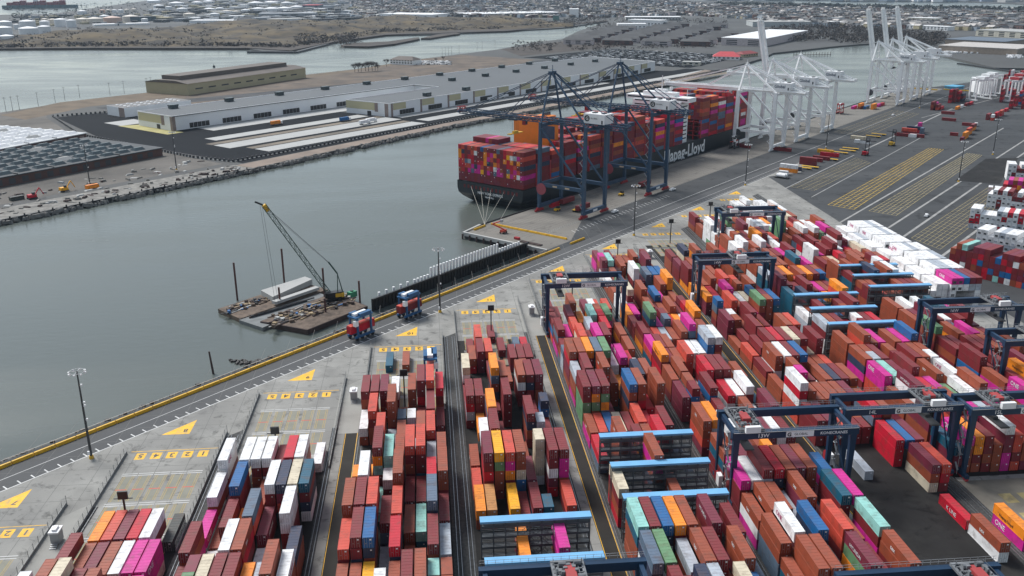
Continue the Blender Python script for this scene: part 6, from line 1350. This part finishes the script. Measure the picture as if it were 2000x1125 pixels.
for i, (x, y, rpx, h_, c) in enumerate(TK):
    P = at(x,y); d_ = (P-Vector((0,0,CAMH))).length; r_ = rpx*.5*d_/FPX*1.02
    cn = ['white','cream','peach'][c]
    t = thing('storage_tank', '%s round %s storage tank beyond the grass hills, tank %s from the left' % ('large' if rpx > 18 else 'small', cn, str(sorted(TK).index(TK[i])+1)), 'storage tank', P-Vector((0,0,.3)), 0, 'storage tanks of the tank farm')
    f = MB(); r_ *= 1.12; f.tube((0,0,0),(0,0,h_*1.25),r_,n=24); f.build('shell', tkc[c], t); f = MB(); f.tube((0,0,h_*1.25),(0,0,h_*1.25+r_*.16),r_*1.01,r_*.15,n=24); f.build('roof', white if c == 0 else tkc[c], t)
def bld(name, lab, cat, x0, y0, x1, y1, dep, h_, wm_, rm_, grp=None, pitched=0, win=None):
    A1, B1 = at(x0,y0), at(x1,y1); d_ = B1-A1; L = d_.length; ang = math.atan2(d_.y, d_.x)
    t = thing(name, lab, cat, A1-Vector((0,0,.3)), ang, grp)
    f = MB(); f.box(0,L,0,dep,0,h_); f.build('wall', wm_, t)
    f = MB()
    if pitched: f.add([(-1,-1,h_),(L+1,-1,h_),(L+1,dep+1,h_),(-1,dep+1,h_),(dep*.3,dep/2,h_+pitched),(L-dep*.3,dep/2,h_+pitched)], [(0,1,5,4),(2,3,4,5),(1,2,5),(3,0,4)])
    else: f.box(-.6,L+.6,-.6,dep+.6,h_,h_+.9)
    f.build('roof', rm_, t)
    if win:
        n_ = min(30, int(L/win))
        for i in range(n_):
            for z in ([2] if h_ < 7 else [2, 5.5] if h_ < 12 else [2,5.5,9]): f = MB(); f.box((i+.25)*L/n_,(i+.75)*L/n_,-.12,.02,z,z+1.9); f.build('window', glass, t)
    return t
bld('red_panel_warehouse','white roofed warehouse with dark red corner panels beyond the basin','warehouse',1408,88,1492,91,330,14,mat('pinkish_wall',(.50,.44,.44),.8),white,None,0,30)
bld('clubhouse','white clubhouse with dark hipped roof and round tower on the grass hills','clubhouse',462,47,500,46,38,9,white,dsteel,None,9,8)
tw = MB(); P = at(462,46); tw.tube((P.x,P.y,0),(P.x,P.y,19),7,n=12); tag(tw.build('round_tower', white), 'round white tower at the left end of the clubhouse', 'tower')
bld('red_roof_house','white low building with bright red hipped roof near the basin head','building',1392,116,1444,117,34,5,white,mat('red_roof',(.50,.06,.07),.7),None,7,7)
bld('red_roof_house','small building with dark red roof right of the bright red roofed one','building',1452,112,1480,109,22,5,tanm,mat('dark_red_roof',(.26,.05,.05),.7),None,4,7)
bld('site_office','small cream site building beside the far quay road','building',1332,127,1366,128,16,4.5,mat('cream_wall',(.62,.58,.48),.8),concl,None,0,7)
bld('harbour_house','white house with grey pitched roof behind the warehouse','house',762,125,806,127,26,7,white,hr_,None,5,5)
bld('white_factory','long white factory with a black doorway beyond the grass hills','factory',742,36,842,38,120,14,wwall,white,None,0,0)
bld('grey_factory','long grey factory shed behind the clubhouse','factory',505,35,617,34,90,13,mat('grey_wall',(.30,.32,.34),.8),mat('slate_roof',(.25,.27,.29),.8),None,0,40)
bld('blue_factory','dark blue hall with red roof edge far beyond the tank farm','factory',591,18,620,18,90,16,navy,mat('red_roof',(.50,.06,.07),.7))
bld('teal_shed','dark teal shed at the end of the cream tanks','shed',273,42,305,40,60,13,mat('teal_wall',(.05,.09,.11),.7),dsteel)
bld('white_shed','long low white shed in front of the cream tanks','shed',185,51,293,48,40,4,wwall,white)
bld('white_shed','long low white shed left of the clubhouse tower','shed',370,45,462,45,60,7,wwall,white)
bld('white_shed','long low white shed right of the clubhouse','shed',536,44,600,42,60,9,wwall,concl)
bld('long_white_hall','very long low white hall beyond the far channel','hall',920,34,1100,30,140,10,mat('grey_wall',(.30,.32,.34),.8),white)
bld('green_glass_hall','green glass building at the far channel bank','building',1080,40,1092,40,70,14,mat('green_wall',(.08,.20,.18),.5),dsteel)
bld('office_tower','white office block with blue glass at the far channel bank','office',1112,34,1130,34,60,26,white,white,None,0,0)
bld('tan_warehouse','low tan warehouse with pale roof at the right bank of the basin','warehouse',1832,100,1985,108,120,10,mat('tan_brick',(.30,.24,.19),.8),mat('pale_roof',(.48,.45,.42),.8),None,0,0)
bld('solar_roof_warehouse','warehouse with dark solar panel roof behind the tan warehouse','warehouse',1845,88,1960,94,110,11,mat('tan_brick',(.30,.24,.19),.8),mat('solar_roof',(.11,.14,.18),.5),None,0,0)
bld('arched_warehouse','cream warehouse with rows of arched bays at the upper right','warehouse',1905,70,2030,77,90,13,mat('cream_wall',(.62,.58,.48),.8),concl,None,0,22)
bld('grey_shed','long grey shed with white end behind the red panel warehouse','shed',1470,52,1585,52,90,12,mat('grey_wall2',(.40,.42,.42),.8),concl,None,0,0)
bld('cream_hotel','cream four storey block standing out of the town','apartment block',1771,44,1826,46,40,14,mat('cream_wall',(.62,.58,.48),.8),white,None,0,12)
for i, (x0, y0, x1, y1, dp, h_) in enumerate([(1206,60,1262,60,40,16),(1226,52,1290,54,40,18),(1222,40,1330,40,60,10),(1265,66,1310,64,30,8),(1620,52,1652,52,30,12),(1770,56,1850,60,30,9),(1950,58,1996,62,40,14)]):
    bld('apartment_block','%s apartment block with flat roof, %s of the larger blocks beyond the basin' % (['white','white','pale','pinkish','pale','white','brick red'][i], ORD[i]), 'apartment block', x0,y0,x1,y1,dp,h_,[white,white,concl,mat('pinkish_wall',(.50,.44,.44),.8),concl,white,brick][i],white if i < 6 else dsteel,'larger blocks beyond the basin',0,9)
# terraces of grey roofed town houses
i = 0
for row in range(9):
    for k in range(4-(row > 6)):
        x0 = 1100+row*14+k*76; y0 = 86-row*4.2+k*2.0*(.6)
        if x0 > 1385: continue
        bld('town_house_terrace','brick and white terrace with grey roofs, row %d of block %d across the basin' % (row+1, k+1),'terrace',x0,y0,x0+58,y0+1.3-.6*row*.3,12,9,brick if (row+k) % 2 else mat('pinkish_wall',(.50,.44,.44),.8),mat('grey_shingle',(.115,.115,.115),.9,.2,.05),'terraces of town houses',4.5,20)
# individual houses nearest in the town, then the town mass
wc = [white, concl, mat('pinkish_wall',(.50,.44,.44),.8), mat('grey_wall',(.30,.32,.34),.8), brick, tanm, mat('blue_siding',(.28,.34,.40),.8)]
rcs = [mat('grey_shingle',(.115,.115,.115),.9,.2,.05), mat('pale_roof',(.48,.45,.42),.8), dsteel, hr_]
HM = []
for a in range(len(wc)):
    f = MB(); f.box(-5,5,-7,7,0,6.5); o = f.build('wall', wc[a]); g_ = MB(); g_.add([(-5.4,-7.4,6.5),(5.4,-7.4,6.5),(5.4,7.4,6.5),(-5.4,7.4,6.5),(0,-7.4,9.8),(0,7.4,9.8)], [(0,4,5,3),(1,2,5,4),(0,1,4),(2,3,5)]); q = g_.build('roof', rcs[a % 4]); HM.append((o.data,q.data)); bpy.data.objects.remove(o); bpy.data.objects.remove(q)
rr = random.Random(77); n = 0; cnw = ['white','pale grey','pinkish','grey','red brick','tan','blue']; counts = {}
for x in range(1480, 2050, 12):
    for y_ in (49, 45):
        a = rr.randrange(7); X_ = x+rr.uniform(-4,4); y = y_+(x-1480)*.022+rr.uniform(-1.5,1.5); P = at(X_, y); t = thing('town_house', '%s gabled house, %s front row of the town, %d percent across the photo' % (cnw[a], 'nearer' if y_ == 49 else 'farther', round(X_/20)), 'house', P, rr.choice([.3,.35,1.9]), 'houses in the front rows of the town')
        t.scale = (1.4,)*3
        for nm, me in zip(('wall','roof'), HM[a]): o = bpy.data.objects.new(nm, me); COL.objects.link(o); o.parent = t
tn = MB(); mlist = wc+rcs
n = 0
while n < 5200:
    x = rr.uniform(690,2060); y = -6+rr.random()**1.2*66
    if not inpoly(x, y, CITY[0]): continue
    P = at(x,y); k = max(1, P.y/3200); s_ = rr.choice([1,1,1,1.4,2.2]); w1, w2 = rr.uniform(8,12)*s_*k**.3, rr.uniform(10,16)*s_*k**.3; h_ = rr.uniform(5,9)*(1.4 if s_ > 2 else 1); rot = .32+rr.choice([0,1.57])+rr.uniform(-.05,.05)
    tn.cbox((P.x,P.y,-.5), (w1,w2,h_), rr.choice([0,1,3,3,3,4,4,4,5,6,6,2,9,9,10]), rot)
    ca, sa = math.cos(rot), math.sin(rot); z = h_-.5
    if s_ < 2:
        v = [(-w1/2,-w2/2,z),(w1/2,-w2/2,z),(w1/2,w2/2,z),(-w1/2,w2/2,z),(0,-w2/2,z+3),(0,w2/2,z+3)]
        tn.add([(P.x+a*ca-b_*sa, P.y+a*sa+b_*ca, c) for a, b_, c in v], [(0,4,5,3),(1,2,5,4),(0,1,4),(2,3,5)], 7+rr.choice([0,0,2,2,3,3,1]))
    else: tn.cbox((P.x,P.y,z), (w1,w2,.6), 7+rr.choice([0,1,2,3,2]), rot)
    n += 1
for _ in range(420):
    x = rr.uniform(300,760); y = rr.uniform(1,44 if x < 420 else 40); P = at(x,y); tn.cbox((P.x,P.y,-.5), (rr.uniform(20,70),rr.uniform(15,40),rr.uniform(5,10)), rr.choice([0,1,3,3,5,9,9,7]), rr.random()*1.5)
for _ in range(90):
    x = rr.uniform(20,270); y = rr.uniform(30,50); P = at(x,y); tn.cbox((P.x,P.y,-.5), (rr.uniform(10,30),rr.uniform(8,20),rr.uniform(3,9)), rr.choice([3,9,9,5]), rr.random()*1.5)
for _ in range(260):
    x = rr.uniform(1380,2050); y = rr.uniform(-6,0+(x-1380)*.008); P = at(x,y); tn.cbox((P.x,P.y,-.5), (rr.uniform(40,110),rr.uniform(30,70),rr.uniform(9,30)), rr.choice([0,0,1,3,6]), rr.random()*1.5)
tag(tn.build('distant_town', mlist), 'dense town of small pale and brick houses spreading to the distant shore', 'town', kind='stuff')
# parked cars in lots (countless)
pk = MB(); rr = random.Random(6)
for _ in range(2200):
    s, n_ = rr.uniform(885,1125), 345+rr.randrange(16)*17+rr.choice([0,5]); P = Q(s,n_); pk.cbox((P.x,P.y,-.35),(4.6,1.9,1.3), rr.choice([0,1,1,1,1,1,2,2]), UA+1.57)
for _ in range(200): P = at(rr.uniform(805,880), rr.uniform(119,126)); pk.cbox((P.x,P.y,-.35),(4.6,1.9,1.5), rr.choice([0,0,1,2]), .5)
for _ in range(170): P = at(rr.uniform(1843,1940), rr.uniform(99,104)); pk.cbox((P.x,P.y,-.35),(7,2.3,2.4), 0, .9)
for _ in range(60): P = at(rr.uniform(1965,1998), rr.uniform(106,114)); pk.cbox((P.x,P.y,-.35),(5,2,1.8), 0, .9)
tag(pk.build('parked_cars', [white, dsteel, steel]), 'hundreds of tiny parked cars and vans filling the lots beyond the basin', 'cars', kind='stuff')
# jetties, breakwater, far ship, right-top yard cranes
f = MB(); A1, B1, C1, D1 = [at(*q, -3) for q in ((484,103),(578,104),(590,101),(640,88))]
for a, b_ in ((A1,B1),(B1,D1)): f.beam(a+Vector((0,0,1.5)), b_+Vector((0,0,1.5)), 7, 3)
tag(f.build('breakwater', dsteel), 'dark L shaped breakwater off the grass hills', 'breakwater')
f = MB(); pts = [at(*q, -3) for q in ((1871,125),(1900,129),(1945,136),(1988,143))]
for a, b_ in zip(pts, pts[1:]): f.beam(a+Vector((0,0,.8)), b_+Vector((0,0,.8)), 4, 2)
tag(f.build('timber_jetty', black), 'long thin dark jetty in the water at the right bank', 'jetty')
f = MB(); a, b_ = at(1550,109,-3), at(1622,108,-3); f.beam(a+Vector((0,0,1.5)), b_+Vector((0,0,1.5)), 2.5, .6)
for i in range(14): p = a.lerp(b_, i/13); f.beam(p, p+Vector((0,0,6)), .6)
tag(f.build('marina_jetty', rust), 'thin jetty on posts in the basin head beyond the white cranes', 'jetty')
fs_ = thing('freighter', 'distant dark container ship in the far water at the upper left', 'ship', at(78,16,-3), .25)
f = MB(); f.prism([(-150,-22),(120,-22),(160,0),(120,22),(-150,22)], -2, 14); f.build('hull', mat('far_hull',(.03,.09,.10),.6), fs_)
f = MB()
for i in range(9): f.box(-130+i*27,-107+i*27,-20,20,14,26+(i*37 % 3)*4,0)
f.build('deck_load', C['r'], fs_); f = MB(); f.box(-20,-5,-20,20,14,44); f.build('superstructure', white, fs_)
tg = thing('tugboat', 'tiny dark boat left of the distant ship in the far water', 'boat', at(15,19,-3), 0); f = MB(); f.prism([(-12,-5),(10,-5),(16,0),(10,5),(-12,5)], 0, 4); f.build('hull', black, tg); f = MB(); f.box(-5,4,-3,3,4,10); f.build('wheelhouse', dsteel, tg)
by = thing('buoy', 'small dark buoy alone in the water left of the tan hall', 'buoy', at(418,131,-3)); f = MB(); f.tube((0,0,0),(0,0,2.5),2.4,1.2,n=10); f.build('float', black, by); f = MB(); f.beam((0,0,2.5),(0,0,5),.4); f.build('beacon', black, by)
def rtg(p, rot, m1, m2, lab):
    t = thing('rubber_tyred_crane', lab, 'crane', p, rot, 'rubber tyred yard cranes at the upper right')
    for sx in (-13,13):
        for sy in (-4,4): f = MB(); f.box(sx-.6,sx+.6,sy-.6,sy+.6,1.5,21); f.build('leg', m1, t)
        f = MB(); f.box(sx-.8,sx+.8,-6.5,6.5,1,2.2); f.build('sill_beam', m1, t)
    f = MB(); f.box(-14,14,-4.6,-3.4,21,23); f.box(-14,14,3.4,4.6,21,23); f.build('girder', m1, t)
    f = MB(); f.box(-4,3,-5,5,23,25.5); f.build('trolley', m2, t)
for x, y, r_, a, b_, lb in [(1912,196,.0,cwhite,cwhite,'white yard crane beside the blue building, nearest of the white ones'),(1922,190,.0,cwhite,cwhite,'white yard crane standing just behind the nearest white one'),(1932,186,.0,cwhite,cwhite,'third white yard crane from the left at the upper right'),
                     (1978,198,.0,cwhite,redp,'yard crane with white legs and red trolley near the right edge'),(1986,190,.0,cwhite,redp,'yard crane with red trolley behind another at the right edge'),(2000,182,.0,cwhite,redp,'yard crane with red trolley farthest at the right edge')]:
    rtg(at(x,y), RD+1.2, a, b_, lb)
bld('blue_depot','low bright blue roofed depot at the far corner of the terminal','building',1866,177,1882,175,14,4,mat('blue_wall',(.08,.26,.42),.7),mat('blue_roof',(.10,.36,.55),.6))
bld('white_depot','white service building among the yard cranes at the upper right','building',1912,183,1940,183,22,16,white,white,None,0,0)
# yellow bollards near the far quay
t = thing('barrier_row', 'yellow barrier row at the far end of the quay', 'barrier'); f = MB(); f.beam(Q(800,-2,.6), Q(800,-36,.6), 1, 1.2); f.beam(Q(812,-40,.6), Q(812,-70,.6), 1, 1.2); f.build('barrier_block', ylw, t)
# ------------------------------------------------------------------ haze
hz = MB(); hz.box(-8800,11800,-380,15800,-8,175); o = tag(hz.build('haze', mat('haze_shell',(1,1,1))), 'thin grey haze over the harbour', kind='stuff')
hm = bpy.data.materials.new('haze_air'); hm.use_nodes = True; tt = hm.node_tree; tt.nodes.remove(tt.nodes['Principled BSDF'])
pv = tt.nodes.new('ShaderNodeVolumePrincipled'); pv.inputs['Density'].default_value = 3.2e-5; pv.inputs['Color'].default_value = (.66,.82,1,1); pv.inputs['Anisotropy'].default_value = .2
tt.links.new(pv.outputs[0], tt.nodes['Material Output'].inputs['Volume']); o.data.materials.clear(); o.data.materials.append(hm)
